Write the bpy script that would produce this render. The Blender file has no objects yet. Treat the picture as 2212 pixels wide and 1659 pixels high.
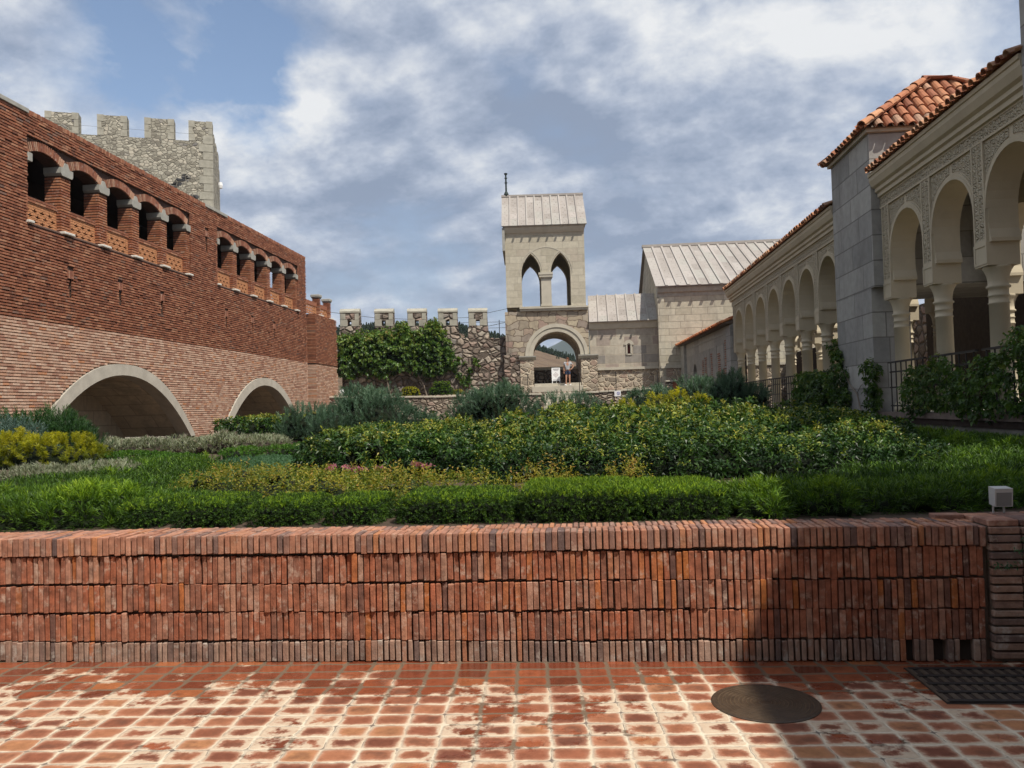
import bpy, math, random
import numpy as np
from mathutils import Matrix, Vector
from mathutils.geometry import tessellate_polygon

rng = np.random.default_rng(11)
random.seed(11)
SC = bpy.context.scene
COL = SC.collection

# ------------------------------------------------------------------ camera
f_px, roll, yaw, pitch = 1750.0, math.radians(1.6), math.radians(4.985), math.radians(1.656)
F = Vector((-math.sin(yaw) * math.cos(pitch), math.cos(yaw) * math.cos(pitch), math.sin(pitch)))
R0 = F.cross(Vector((0, 0, 1))).normalized()
U0 = R0.cross(F)
Rv = R0 * math.cos(roll) - U0 * math.sin(roll)
Uv = U0 * math.cos(roll) + R0 * math.sin(roll)
cam = bpy.data.cameras.new("camera")
cam.sensor_width = 36.0
cam.lens = 36.0 * f_px / 2212.0
cam.clip_start = 0.1
cam.clip_end = 9000
co = bpy.data.objects.new("camera", cam)
COL.objects.link(co)
co.matrix_world = Matrix(((Rv.x, Uv.x, -F.x, 0), (Rv.y, Uv.y, -F.y, 0), (Rv.z, Uv.z, -F.z, 0), (0, 0, 0, 1)))
SC.camera = co

# ------------------------------------------------------------------ light
SUN_DIR = Vector((0.49, -0.45, 1.0)).normalized()
sl = bpy.data.lights.new("sun", 'SUN')
sl.energy = 5.0
sl.angle = math.radians(0.6)
sl.color = (1.0, 0.94, 0.84)
so = bpy.data.objects.new("sun", sl)
COL.objects.link(so)
so.rotation_euler = SUN_DIR.to_track_quat('Z', 'Y').to_euler()
so.location = (20, -20, 40)
SC.view_settings.view_transform = 'Standard'
SC.view_settings.look = 'None'
SC.view_settings.exposure = 0.08
SC.view_settings.gamma = 1
SC.cycles.max_bounces = 6
SC.cycles.diffuse_bounces = 3
SC.cycles.transparent_max_bounces = 4


class NT:
    """small node-tree helper"""
    def __init__(s, nt):
        s.nt = nt
        nt.nodes.clear()

    def n(s, typ, props=None, **ins):
        nd = s.nt.nodes.new(typ)
        for k, v in (props or {}).items():
            setattr(nd, k, v)
        for k, v in ins.items():
            key = int(k[1:]) if k[0] == 'i' and k[1:].isdigit() else k.replace('_', ' ')
            s.set(nd.inputs[key], v)
        return nd

    def set(s, sock, v):
        if isinstance(v, bpy.types.NodeSocket):
            s.nt.links.new(v, sock)
        elif isinstance(v, bpy.types.Node):
            s.nt.links.new(v.outputs[0], sock)
        else:
            if sock.type == 'RGBA' and len(v) == 3:
                v = (*v, 1)
            sock.default_value = v

    def math(s, op, a, b=0.0, c=None):
        nd = s.n('ShaderNodeMath', {'operation': op}, i0=a, i1=b)
        if c is not None:
            s.set(nd.inputs[2], c)
        return nd.outputs[0]

    def vm(s, op, a, b=None):
        nd = s.n('ShaderNodeVectorMath', {'operation': op}, i0=a)
        if b is not None:
            s.set(nd.inputs[1], b)
        return nd

    def ramp(s, fac, stops, interp='LINEAR'):
        nd = s.n('ShaderNodeValToRGB', Fac=fac)
        cr = nd.color_ramp
        cr.interpolation = interp
        while len(cr.elements) < len(stops):
            cr.elements.new(0.5)
        for e, (p, c) in zip(cr.elements, stops):
            e.position = p
            if not hasattr(c, '__len__'):
                c = (c, c, c)
            e.color = (*c, 1)
        return nd.outputs[0]

    def mix(s, fac, a, b, mode='MIX'):
        nd = s.n('ShaderNodeMix', {'data_type': 'RGBA', 'blend_type': mode, 'clamp_factor': True})
        s.set(nd.inputs[0], fac)
        s.set(nd.inputs[6], a)
        s.set(nd.inputs[7], b)
        return nd.outputs[2]

    def noise(s, vec, scale, detail=4, rough=.55, dist=0., out='Fac'):
        return s.n('ShaderNodeTexNoise', Vector=vec, Scale=scale, Detail=detail, Roughness=rough, Distortion=dist).outputs[out]

    def rng(s, v, a, b, c=0., d=1., smooth=False):
        return s.n('ShaderNodeMapRange', {'interpolation_type': 'SMOOTHSTEP' if smooth else 'LINEAR'},
                   i0=v, i1=a, i2=b, i3=c, i4=d).outputs[0]


# ------------------------------------------------------------------ world: sky with broken cloud
W = bpy.data.worlds.new("World")
SC.world = W
W.use_nodes = True
w = NT(W.node_tree)
sky = w.n('ShaderNodeTexSky', {'sky_type': 'NISHITA', 'sun_disc': False,
                               'sun_elevation': math.asin(SUN_DIR.z),
                               'sun_rotation': math.atan2(SUN_DIR.x, SUN_DIR.y),
                               'altitude': 0, 'dust_density': 1.6})
tc = w.n('ShaderNodeTexCoord').outputs['Generated']
sep = w.n('ShaderNodeSeparateXYZ', Vector=tc)
zz = w.math('ADD', w.math('MAXIMUM', sep.outputs[2], 0.0), 0.42)
px = w.math('DIVIDE', sep.outputs[0], zz)
py = w.math('DIVIDE', sep.outputs[1], zz)
pv = w.n('ShaderNodeCombineXYZ', X=px, Y=py, Z=0.0).outputs[0]
# streaky stretch (clouds drawn out towards the right-hand far corner)
mp = w.n('ShaderNodeMapping', Vector=pv, Location=(3.1, 1.7, 0), Rotation=(0, 0, math.radians(20)), Scale=(1.0, 1.1, 1)).outputs[0]
n1 = w.noise(mp, 2.0, 10, .6, .15)
n2 = w.noise(w.vm('ADD', mp, (5.2, -1.3, 0)).outputs[0], 5.0, 12, .62, .1)
n3 = w.noise(w.vm('ADD', mp, (-2.2, 7.7, 0)).outputs[0], 0.8, 5, .5)


def cam_dir(u, v):
    d = F + Rv * ((u - 1106) / f_px) - Uv * ((v - 829.5) / f_px)
    return d.normalized()


def blob(u, v, r):
    """soft round patch of sky around one direction"""
    d = cam_dir(u, v)
    dt = w.vm('DOT_PRODUCT', tc, tuple(d)).outputs['Value']
    return w.rng(dt, math.cos(r), 1.0, 0, 1, True)


cover = w.rng(n1, .36, .56, 0., 1., True)
holes = None
for (u, v, r, k) in ((470, 80, .15, .7), (640, 150, .12, .6), (330, 290, .11, .45), (1120, 110, .06, .6), (560, 230, .10, .4), (230, 100, .08, .5)):
    b = w.math('MULTIPLY', blob(u, v, r), k)
    holes = b if holes is None else w.math('ADD', holes, b)
holes = w.math('MULTIPLY', holes, w.rng(n1, .38, .60, 1.5, .0))
cover = w.rng(n1, .30, .50, .55, 1.0, True)
cover = w.math('SUBTRACT', cover, w.math('MINIMUM', holes, 1.0))
cover = w.math('MAXIMUM', cover, 0.0)
n1b = w.noise(w.vm('ADD', mp, (.06, -.09, 0)).outputs[0], 2.0, 10, .6, .15)
n2b = w.noise(w.vm('ADD', mp, (5.2 + .035, -1.3 - .05, 0)).outputs[0], 5.0, 8, .6, .1)
relief = w.math('ADD', w.math('MULTIPLY', w.math('SUBTRACT', n1, n1b), 1.35), w.math('MULTIPLY', w.math('SUBTRACT', n2, n2b), .8))
lum = w.math('ADD', w.math('ADD', w.math('MULTIPLY', n2, .60), w.math('MULTIPLY', n1, .40)), w.math('MULTIPLY', n3, .25))
lum = w.math('ADD', w.math('ADD', lum, relief), .035)
for (u, v, r, k) in ((1850, 200, .34, .06), (2150, 60, .22, .03), (60, 130, .10, .16), (180, 190, .08, .08), (470, 195, .09, .12), (680, 265, .045, .16), (1010, 370, .12, .12), (600, 420, .13, .05), (1350, 300, .14, .06), (750, 380, .1, .05),
                     (120, 20, .16, -.10), (1000, 170, .24, -.11), (1200, 270, .16, -.06), (1500, 480, .22, -.18), (850, 470, .17, -.08), (900, 580, .17, -.07), (1350, 560, .2, -.09)):
    lum = w.math('ADD', lum, w.math('MULTIPLY', blob(u, v, r), k))
ccol = w.ramp(lum, [(.36, (.29, .36, .50)), (.54, (.42, .49, .63)), (.66, (.56, .62, .74)), (.80, (.76, .80, .87)), (.98, (.98, .99, 1.0))])
bg1 = w.n('ShaderNodeBackground', Color=sky.outputs[0], Strength=0.15)
bg2 = w.n('ShaderNodeBackground', Color=ccol, Strength=0.84)
ms = w.n('ShaderNodeMixShader', i0=cover, i1=bg1.outputs[0], i2=bg2.outputs[0])
w.n('ShaderNodeOutputWorld', Surface=ms.outputs[0])
# ------------------------------------------------------------------ mesh helpers
BOXV = np.array([[-1, -1, -1], [1, -1, -1], [1, 1, -1], [-1, 1, -1], [-1, -1, 1], [1, -1, 1], [1, 1, 1], [-1, 1, 1]], float)
BOXF = np.array([[0, 3, 2, 1], [4, 5, 6, 7], [0, 1, 5, 4], [1, 2, 6, 5], [2, 3, 7, 6], [3, 0, 4, 7]])


class MB:
    def __init__(s):
        s.v, s.f, s.t, s.n = [], [], [], 0

    def add(s, v, faces, tint=None):
        """v (n,3); faces: list of (m,k) int arrays"""
        v = np.asarray(v, float).reshape(-1, 3)
        s.v.append(v)
        s.t.append(np.full(len(v), .5) if tint is None else np.broadcast_to(np.asarray(tint, float), (len(v),)))
        for f in faces:
            f = np.atleast_2d(np.asarray(f, int))
            if f.size:
                s.f.append(f + s.n)
        s.n += len(v)
        return s

    def boxes(s, c, h, rot=None):
        c = np.asarray(c, float).reshape(-1, 3)
        n = len(c)
        if n == 0:
            return s
        h = np.broadcast_to(np.asarray(h, float), (n, 3))
        v = BOXV[None] * h[:, None, :]
        if rot is not None:
            rot = np.broadcast_to(np.asarray(rot, float), (n, 3, 3))
            v = np.einsum('nij,nkj->nki', rot, v)
        v = v + c[:, None, :]
        f = (BOXF[None] + 8 * np.arange(n)[:, None, None]).reshape(-1, 4)
        return s.add(v.reshape(-1, 3), [f])

    def cboxes(s, c, h, ch, rot=None):
        """chamfered boxes (24 vertices each)"""
        c = np.asarray(c, float).reshape(-1, 3)
        n = len(c)
        h = np.broadcast_to(np.asarray(h, float), (n, 3))
        ch = np.broadcast_to(np.asarray(ch, float), (n,))
        V = np.zeros((n, 8, 3, 3))
        for a in range(3):
            hh = h - ch[:, None]
            hh = hh.copy()
            hh[:, a] = h[:, a]
            V[:, :, a, :] = BOXV[None] * hh[:, None, :]
        idx = lambda k, a: k * 3 + a
        quads, tris = [], []
        for fi, q in enumerate(BOXF):
            a = (2, 2, 1, 0, 1, 0)[fi]
            quads.append([idx(k, a) for k in q])
        for i in range(8):
            tris.append([idx(i, 0), idx(i, 1), idx(i, 2)])
            for j in range(i + 1, 8):
                d = np.nonzero(BOXV[i] != BOXV[j])[0]
                if len(d) == 1:
                    a, b = [x for x in range(3) if x != d[0]]
                    quads.append([idx(i, a), idx(i, b), idx(j, b), idx(j, a)])
        V = V.reshape(n, 24, 3)
        if rot is not None:
            rot = np.broadcast_to(np.asarray(rot, float), (n, 3, 3))
            V = np.einsum('nij,nkj->nki', rot, V)
        V = V + c[:, None, :]
        o = 24 * np.arange(n)[:, None, None]
        return s.add(V.reshape(-1, 3), [(np.array(quads)[None] + o).reshape(-1, 4), (np.array(tris)[None] + o).reshape(-1, 3)])

    def box(s, x0, x1, y0, y1, z0, z1):
        return s.boxes([[(x0 + x1) / 2, (y0 + y1) / 2, (z0 + z1) / 2]], [[abs(x1 - x0) / 2, abs(y1 - y0) / 2, abs(z1 - z0) / 2]])

    def prism(s, loops, O, A, B, T):
        """polygon with holes in the plane O + a*A + b*B, thickness vector T"""
        O, A, B, T = [np.asarray(q, float) for q in (O, A, B, T)]
        loops = [np.asarray(l, float) for l in loops]
        tri = tessellate_polygon([[Vector((p[0], p[1], 0)) for p in l] for l in loops])
        tri = np.array([list(t) for t in tri], int)
        P = np.concatenate(loops)
        v = O + P[:, :1] * A + P[:, 1:] * B
        n = len(P)
        faces = [tri, tri[:, ::-1] + n]
        o = 0
        for l in loops:
            k = len(l)
            i = np.arange(k)
            j = (i + 1) % k
            faces.append(np.stack([i, j, j + n, i + n], 1) + o)
            o += k
        return s.add(np.concatenate([v, v + T]), faces)

    def sweep(s, prof, p0, p1, A, B=(0, 0, 1)):
        """closed profile (a,b) swept from p0 to p1"""
        p0, p1 = np.asarray(p0, float), np.asarray(p1, float)
        return s.prism([prof], p0, A, B, p1 - p0)

    def lathe(s, prof, c, seg=14):
        prof = np.asarray(prof, float)
        a = np.linspace(0, 2 * np.pi, seg, endpoint=False)
        k = len(prof)
        v = np.zeros((k, seg, 3))
        v[:, :, 0] = prof[:, :1] * np.cos(a)
        v[:, :, 1] = prof[:, :1] * np.sin(a)
        v[:, :, 2] = prof[:, 1:]
        i, j = np.meshgrid(np.arange(k - 1), np.arange(seg), indexing='ij')
        j2 = (j + 1) % seg
        q = np.stack([i * seg + j, i * seg + j2, (i + 1) * seg + j2, (i + 1) * seg + j], -1).reshape(-1, 4)
        return s.add(v.reshape(-1, 3) + np.asarray(c, float), [q, [np.arange(seg)[::-1]], [np.arange(seg) + (k - 1) * seg]])

    def tube(s, pts, rad, seg=6):
        pts = np.asarray(pts, float)
        k = len(pts)
        rad = np.broadcast_to(np.asarray(rad, float), (k,))
        tg = np.gradient(pts, axis=0)
        tg /= np.linalg.norm(tg, axis=1)[:, None] + 1e-9
        up = np.array([0, 0, 1.]) if abs(tg[0][2]) < .9 else np.array([1., 0, 0])
        e1 = np.cross(tg, up)
        e1 /= np.linalg.norm(e1, axis=1)[:, None] + 1e-9
        e2 = np.cross(e1, tg)
        a = np.linspace(0, 2 * np.pi, seg, endpoint=False)
        v = pts[:, None] + rad[:, None, None] * (e1[:, None] * np.cos(a)[None, :, None] + e2[:, None] * np.sin(a)[None, :, None])
        i, j = np.meshgrid(np.arange(k - 1), np.arange(seg), indexing='ij')
        j2 = (j + 1) % seg
        q = np.stack([i * seg + j, i * seg + j2, (i + 1) * seg + j2, (i + 1) * seg + j], -1).reshape(-1, 4)
        return s.add(v.reshape(-1, 3), [q, [np.arange(seg)[::-1]], [np.arange(seg) + (k - 1) * seg]])

    def build(s, name, mat, parent=None, smooth=False, fix=True):
        o = Vector((0, 0, 0))
        p = parent
        while p is not None:
            o = o + p.location
            p = p.parent
        v = np.concatenate(s.v) - np.array(o)
        if parent is None:                      # a thing of one mesh: put its origin at its base
            b = np.array([(v[:, 0].min() + v[:, 0].max()) / 2, (v[:, 1].min() + v[:, 1].max()) / 2, v[:, 2].min()])
            v = v - b
        me = bpy.data.meshes.new(name)
        me.vertices.add(len(v))
        me.vertices.foreach_set('co', v.astype(np.float32).ravel())
        loops = np.concatenate([f.ravel() for f in s.f])
        sizes = np.concatenate([np.full(len(f), f.shape[1]) for f in s.f])
        starts = np.concatenate([[0], np.cumsum(sizes)[:-1]])
        me.loops.add(len(loops))
        me.loops.foreach_set('vertex_index', loops.astype(np.int32))
        me.polygons.add(len(sizes))
        me.polygons.foreach_set('loop_start', starts.astype(np.int32))
        me.update(calc_edges=True)
        if fix:
            import bmesh
            bm = bmesh.new()
            bm.from_mesh(me)
            bmesh.ops.recalc_face_normals(bm, faces=bm.faces)
            bm.to_mesh(me)
            bm.free()
            nl = len(me.loops)
            lv = np.zeros(nl, np.int32)
            me.loops.foreach_get('vertex_index', lv)
            npol = len(me.polygons)
            nr = np.zeros(npol * 3, np.float32)
            me.polygons.foreach_get('normal', nr)
            nr = np.abs(nr.reshape(-1, 3))
            lt = np.zeros(npol, np.int32)
            me.polygons.foreach_get('loop_total', lt)
            ax = np.repeat(np.argmax(nr, 1), lt)
            vv = v[lv]
            uv = np.where((ax == 0)[:, None], vv[:, [1, 2]], np.where((ax == 1)[:, None], vv[:, [0, 2]], vv[:, [0, 1]]))
            ul = me.uv_layers.new(name='UVMap')
            ul.data.foreach_set('uv', uv.astype(np.float32).ravel())
        else:
            at = me.attributes.new('tint', 'FLOAT', 'POINT')
            at.data.foreach_set('value', np.concatenate(s.t).astype(np.float32))
        me.polygons.foreach_set('use_smooth', np.full(len(me.polygons), bool(smooth)))
        me.materials.append(mat)
        ob = bpy.data.objects.new(name, me)
        COL.objects.link(ob)
        if parent is None:
            ob.location = b
        else:
            ob.parent = parent
        return ob


def each(mbs, name, mat, parent):
    return [m.build(name, mat, parent) for m in mbs if m.n]


def tag(o, label=None, cat=None, group=None, kind=None):
    for k, v in (('label', label), ('category', cat), ('group', group), ('kind', kind)):
        if v:
            o[k] = v
    return o


def root(name, loc, label, cat, group=None, rotz=0):
    o = bpy.data.objects.new(name, None)
    COL.objects.link(o)
    o.location = loc
    o.rotation_euler = (0, 0, rotz)
    o.empty_display_size = .2
    return tag(o, label, cat, group)


def copy_part(o, parent, off=(0, 0, 0)):
    c = o.copy()
    COL.objects.link(c)
    c.parent = parent
    c.location = Vector(off)
    for ch in list(o.children):
        copy_part(ch, c)
    return c


def arc(cx, cy, r, a0, a1, n):
    a = np.radians(np.linspace(a0, a1, n))
    return np.stack([cx + r * np.cos(a), cy + r * np.sin(a)], 1)


def rect(a0, a1, b0, b1):
    return np.array([[a0, b0], [a1, b0], [a1, b1], [a0, b1]], float)


def rotz3(a):
    a = np.asarray(a, float)
    m = np.zeros(a.shape + (3, 3))
    m[..., 0, 0] = np.cos(a); m[..., 0, 1] = -np.sin(a)
    m[..., 1, 0] = np.sin(a); m[..., 1, 1] = np.cos(a)
    m[..., 2, 2] = 1
    return m


# ------------------------------------------------------------------ materials
def newmat(name):
    m = bpy.data.materials.new(name)
    m.use_nodes = True
    t = NT(m.node_tree)
    b = t.n('ShaderNodeBsdfPrincipled')
    b.inputs['Roughness'].default_value = .85
    b.inputs['Specular IOR Level'].default_value = .25
    out = t.n('ShaderNodeOutputMaterial', Surface=b.outputs[0])
    t.out = out
    return m, t, b


def bump(t, b, h, strength, dist):
    n = t.n('ShaderNodeBump', Strength=strength, Distance=dist, Height=h)
    t.set(b.inputs['Normal'], n.outputs[0])


def obj_co(t):
    return t.n('ShaderNodeTexCoord').outputs['Object']


def mat_brick(name, stops, mottling=.35, pale=(.55, .47, .40), pale_amt=.25, nscale=9, rough=.9):
    m, t, b = newmat(name)
    co = obj_co(t)
    rnd = t.n('ShaderNodeNewGeometry').outputs['Random Per Island']
    c = t.ramp(rnd, stops)
    n = t.noise(co, nscale, 5, .65)
    c = t.mix(1.0, c, t.ramp(n, [(.25, 1 - mottling), (.75, 1 + mottling * .4)]), 'MULTIPLY')
    off = t.math('MULTIPLY', rnd, 37.0)
    vv = t.n('ShaderNodeCombineXYZ', X=off, Y=off, Z=0.).outputs[0]
    n2 = t.noise(t.vm('ADD', co, vv).outputs[0], nscale * .7, 5, .7)
    fac = t.rng(n2, .54, .72, 0, pale_amt * 2.2)
    c = t.mix(fac, c, pale)
    t.set(b.inputs['Base Color'], c)
    b.inputs['Roughness'].default_value = rough
    bump(t, b, t.noise(co, nscale * 6, 4, .7), .5, .008)
    return m


def mat_plain(name, col, rough=.8, var=.25, scale=3., bmp=.3, bscale=30, metal=0, stain=None, spec=.25):
    m, t, b = newmat(name)
    co = obj_co(t)
    n = t.noise(co, scale, 5, .6)
    c = t.mix(1.0, col, t.ramp(n, [(.25, 1 - var), (.75, 1 + var * .5)]), 'MULTIPLY')
    if stain:
        sc, amt, scol = stain
        st = t.noise(t.n('ShaderNodeMapping', Vector=co, Scale=(1, 1, .25)).outputs[0], sc, 5, .65)
        c = t.mix(t.rng(st, .5, .72, 0, amt), c, scol)
    t.set(b.inputs['Base Color'], c)
    b.inputs['Roughness'].default_value = rough
    b.inputs['Metallic'].default_value = metal
    b.inputs['Specular IOR Level'].default_value = spec
    if bmp:
        bump(t, b, t.noise(co, bscale, 4, .65), bmp, .01)
    return m


def mat_rubble(name, scale, stops, mortar, mw=.06, squash=1.5, bdist=.06, stain=.0, rand=.9):
    """irregular field stones in mortar"""
    m, t, b = newmat(name)
    co = obj_co(t)
    wob = t.noise(co, scale * .8, 3, .5, out='Color')
    co2 = t.vm('ADD', co, t.vm('MULTIPLY', t.vm('SUBTRACT', wob, (.5, .5, .5)).outputs[0], (.22 / scale * 2,) * 3).outputs[0]).outputs[0]
    v = t.n('ShaderNodeMapping', Vector=co2, Scale=(1, 1, squash)).outputs[0]
    vo = t.n('ShaderNodeTexVoronoi', {'feature': 'F1'}, Vector=v, Scale=scale, Randomness=rand)
    ve = t.n('ShaderNodeTexVoronoi', {'feature': 'DISTANCE_TO_EDGE'}, Vector=v, Scale=scale, Randomness=rand)
    sepc = t.n('ShaderNodeSeparateColor', Color=vo.outputs['Color'])
    c = t.ramp(sepc.outputs[0], stops)
    n = t.noise(co, scale * 4, 5, .65)
    c = t.mix(1.0, c, t.ramp(n, [(.25, .62), (.75, 1.15)]), 'MULTIPLY')
    d = ve.outputs['Distance']
    mm = t.rng(d, mw * .5, mw, 1, 0)
    c = t.mix(mm, c, mortar)
    if stain:
        st = t.noise(co, .6, 5, .6)
        c = t.mix(t.rng(st, .5, .7, 0, stain), c, (.12, .10, .085))
    t.set(b.inputs['Base Color'], c)
    b.inputs['Roughness'].default_value = .95
    h = t.math('ADD', t.rng(d, 0, mw * 2.6, 0, 1, True), t.math('MULTIPLY', n, .35))
    bump(t, b, h, 1.0, bdist)
    return m


def mat_ashlar(name, bw, bh, stops, mortar, ms=.012, stain=.3, bdist=.02, off=.5, warp=.0, spots=False):
    """squared blocks in courses, by UV in metres"""
    m, t, b = newmat(name)
    uv = t.n('ShaderNodeTexCoord').outputs['UV']
    co = obj_co(t)
    if warp:
        wb = t.noise(co, 1.3, 2, .5, out='Color')
        uv = t.vm('ADD', uv, t.vm('MULTIPLY', t.vm('SUBTRACT', wb, (.5, .5, .5)).outputs[0], (warp,) * 3).outputs[0]).outputs[0]
    br = t.n('ShaderNodeTexBrick', {'offset': off, 'squash': 1.35, 'squash_frequency': 3, 'offset_frequency': 2}, Vector=uv, Color1=(0, 0, 0), Color2=(1, 1, 1), Mortar=(.5, .5, .5),
             Scale=1.0, Mortar_Size=ms, Mortar_Smooth=.2, Bias=0., Brick_Width=bw, Row_Height=bh)
    c = t.ramp(br.outputs['Color'], stops)
    n = t.noise(co, 5, 6, .65)
    c = t.mix(1.0, c, t.ramp(n, [(.25, .78), (.75, 1.1)]), 'MULTIPLY')
    c = t.mix(br.outputs['Fac'], c, mortar)
    st = t.noise(t.n('ShaderNodeMapping', Vector=co, Scale=(1, 1, .3)).outputs[0], 1.1, 6, .65)
    c = t.mix(t.rng(st, .5, .7, 0, stain), c, (.12, .105, .09))
    t.set(b.inputs['Base Color'], c)
    b.inputs['Roughness'].default_value = .92
    h = t.math('SUBTRACT', t.math('MULTIPLY', n, .4), br.outputs['Fac'])
    bump(t, b, h, .7, bdist)
    return m


def mat_leaf(name, stops, rough=.5, trans=.3, spec=.3, tcol=None):
    m, t, b = newmat(name)
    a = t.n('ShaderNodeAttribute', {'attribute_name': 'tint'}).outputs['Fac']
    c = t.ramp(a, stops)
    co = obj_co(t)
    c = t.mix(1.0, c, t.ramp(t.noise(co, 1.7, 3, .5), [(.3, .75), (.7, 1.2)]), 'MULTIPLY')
    t.set(b.inputs['Base Color'], c)
    b.inputs['Roughness'].default_value = rough
    b.inputs['Specular IOR Level'].default_value = spec
    tr = t.n('ShaderNodeBsdfTranslucent', Color=t.mix(1.0, c, (1.5, 1.6, .7), 'MULTIPLY'))
    mx = t.n('ShaderNodeMixShader', i0=trans, i1=b.outputs[0], i2=tr.outputs[0])
    t.set(t.out.inputs['Surface'], mx.outputs[0])
    return m


BR_UP = [(0, (.19, .075, .046)), (.2, (.26, .098, .056)), (.5, (.32, .122, .068)), (.78, (.37, .152, .085)), (.94, (.45, .22, .13)), (1, (.20, .12, .095))]
BR_LOW = [(0, (.38, .19, .13)), (.3, (.50, .29, .20)), (.6, (.60, .39, .28)), (.85, (.67, .46, .34)), (1, (.54, .24, .12))]
BR_FRONT = [(0, (.17, .09, .072)), (.06, (.28, .125, .082)), (.25, (.35, .135, .08)), (.5, (.39, .13, .068)), (.74, (.42, .165, .095)), (.88, (.45, .26, .185)), (.965, (.46, .155, .06)), (1, (.50, .17, .05))]
M = {}
M['brick_upper'] = mat_brick('brick_upper', BR_UP, .4, (.42, .27, .19), .22)
M['brick_lower'] = mat_brick('brick_lower', BR_LOW, .3, (.60, .50, .40), .3)
M['brick_lattice'] = mat_plain('brick_lattice', (.58, .27, .13), .9, .5, 14, .4)
M['brick_front'] = mat_brick('brick_front', BR_FRONT, .7, (.55, .40, .31), .42, 16)
M['brick_base'] = mat_brick('brick_base', [(0, (.20, .14, .12)), (.5, (.35, .21, .15)), (.85, (.42, .29, .22)), (1, (.40, .14, .06))], .55, (.46, .40, .34), .5, 14)
M['brick_cope'] = mat_brick('brick_cope', [(0, (.13, .09, .085)), (.12, (.30, .17, .13)), (.5, (.42, .19, .12)), (.85, (.46, .23, .15)), (1, (.48, .20, .09))], .55, (.54, .40, .31), .30, 14)
M['ring'] = mat_brick('ring_brick', [(0, (.22, .08, .05)), (.5, (.35, .15, .09)), (1, (.46, .27, .18))], .4)
M['brick_pier'] = mat_brick('brick_pier', [(0, (.27, .095, .052)), (.5, (.36, .135, .07)), (1, (.43, .19, .10))], .4)
M['mortar_dark'] = mat_plain('mortar_dark', (.10, .06, .045), .95, .4, 8)
M['mortar_pale'] = mat_plain('mortar_pale', (.42, .29, .21), .95, .3, 8)
M['mortar_grey'] = mat_plain('mortar_grey', (.17, .13, .10), .95, .4, 10)
M['concrete'] = mat_plain('concrete', (.47, .43, .36), .9, .2, 2.5, .4, 25, stain=(1.6, .35, (.30, .26, .21)))
M['vault'] = mat_ashlar('vault', 1.1, .55, [(0, (.56, .47, .34)), (1, (.66, .57, .43))], (.42, .35, .26), .02, .5)
M['white_stone'] = mat_plain('white_stone', (.58, .56, .50), .85, .15, 4, .3)
M['grey_stone'] = mat_plain('grey_stone', (.36, .35, .31), .9, .25, 5, .4)
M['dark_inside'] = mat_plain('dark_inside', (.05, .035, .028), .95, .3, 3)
PALE = [(0, (.43, .39, .30)), (.3, (.475, .43, .335)), (.6, (.505, .46, .36)), (.9, (.54, .495, .39)), (1, (.44, .38, .30))]
M['castle'] = mat_rubble('castle', 3.1, [(0, (.22, .20, .16)), (.35, (.37, .345, .275)), (.7, (.48, .45, .365)), (.92, (.55, .50, .40)), (1, (.20, .19, .18))], (.27, .25, .20), .05, 1.5, .05, .12)
M['castle_dark'] = mat_rubble('castle_dark', 1.9, [(0, (.04, .04, .042)), (1, (.10, .10, .10))], (.25, .23, .19), .07, 1.45, .06)
M['quoin'] = mat_plain('quoin', (.38, .36, .295), .9, .3, 3, .5, 12)
M['field'] = mat_rubble('field', 2.5, [(0, (.15, .115, .095)), (.2, (.235, .185, .145)), (.42, (.29, .255, .22)), (.6, (.31, .21, .17)), (.8, (.40, .33, .26)), (1, (.47, .41, .33))], (.115, .092, .072), .09, 1.25, .12, .35)
M['lowwall'] = mat_rubble('lowwall', 3.3, [(0, (.22, .175, .14)), (.3, (.35, .28, .215)), (.6, (.44, .365, .285)), (.85, (.54, .46, .37)), (1, (.36, .25, .20))], (.13, .105, .08), .085, 1.5, .08, .25)
M['basewall'] = mat_rubble('basewall', 2.5, [(0, (.24, .20, .155)), (.35, (.37, .31, .235)), (.7, (.46, .40, .31)), (1, (.36, .26, .20))], (.55, .46, .34), .06, 1.5, .05, .25)
M['mixed_ashlar'] = mat_ashlar('mixed_ashlar', .62, .36, [(0, (.27, .23, .18)), (.25, (.40, .33, .24)), (.5, (.47, .40, .29)), (.70, (.36, .25, .20)), (.84, (.30, .255, .21)), (1, (.55, .47, .35))], (.17, .13, .095), .024, .75, .05, .43, .9)
M['old_ashlar'] = mat_ashlar('old_ashlar', .85, .55, [(0, (.27, .25, .23)), (.3, (.41, .36, .29)), (.55, (.34, .27, .235)), (.75, (.47, .42, .335)), (1, (.52, .47, .38))], (.50, .43, .33), .018, .4, .02, .4, .06)
M['pale_ashlar'] = mat_ashlar('pale_ashlar', .75, .42, PALE, (.36, .32, .26), .010, .10, .012, .4, .02)
M['chapel_ashlar'] = mat_ashlar('chapel_ashlar', .95, .40, PALE, (.27, .24, .195), .014, .32, .02, .43, .02)
M['pillar_ashlar'] = mat_ashlar('pillar_ashlar', 1.25, .55, [(0, (.27, .265, .25)), (.4, (.36, .35, .325)), (.7, (.42, .41, .375)), (1, (.31, .30, .285))], (.19, .18, .165), .013, .35, .02, .4, .01)
M['pale_stone'] = mat_plain('pale_stone', (.49, .45, .365), .9, .15, 2.5, .3, 20, stain=(1.4, .25, (.25, .21, .165)))
M['plinth'] = mat_plain('plinth', (.22, .205, .18), .95, .5, 2.0, .5, 15, stain=(2.6, .8, (.04, .037, .033)))
M['plinth_cap'] = mat_plain('plinth_cap', (.20, .155, .13), .9, .4, 4, .4)
M['gallery'] = mat_plain('gallery', (.53, .46, .335), .88, .12, 2, .25, 40, stain=(1.5, .3, (.36, .30, .215)))
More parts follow.
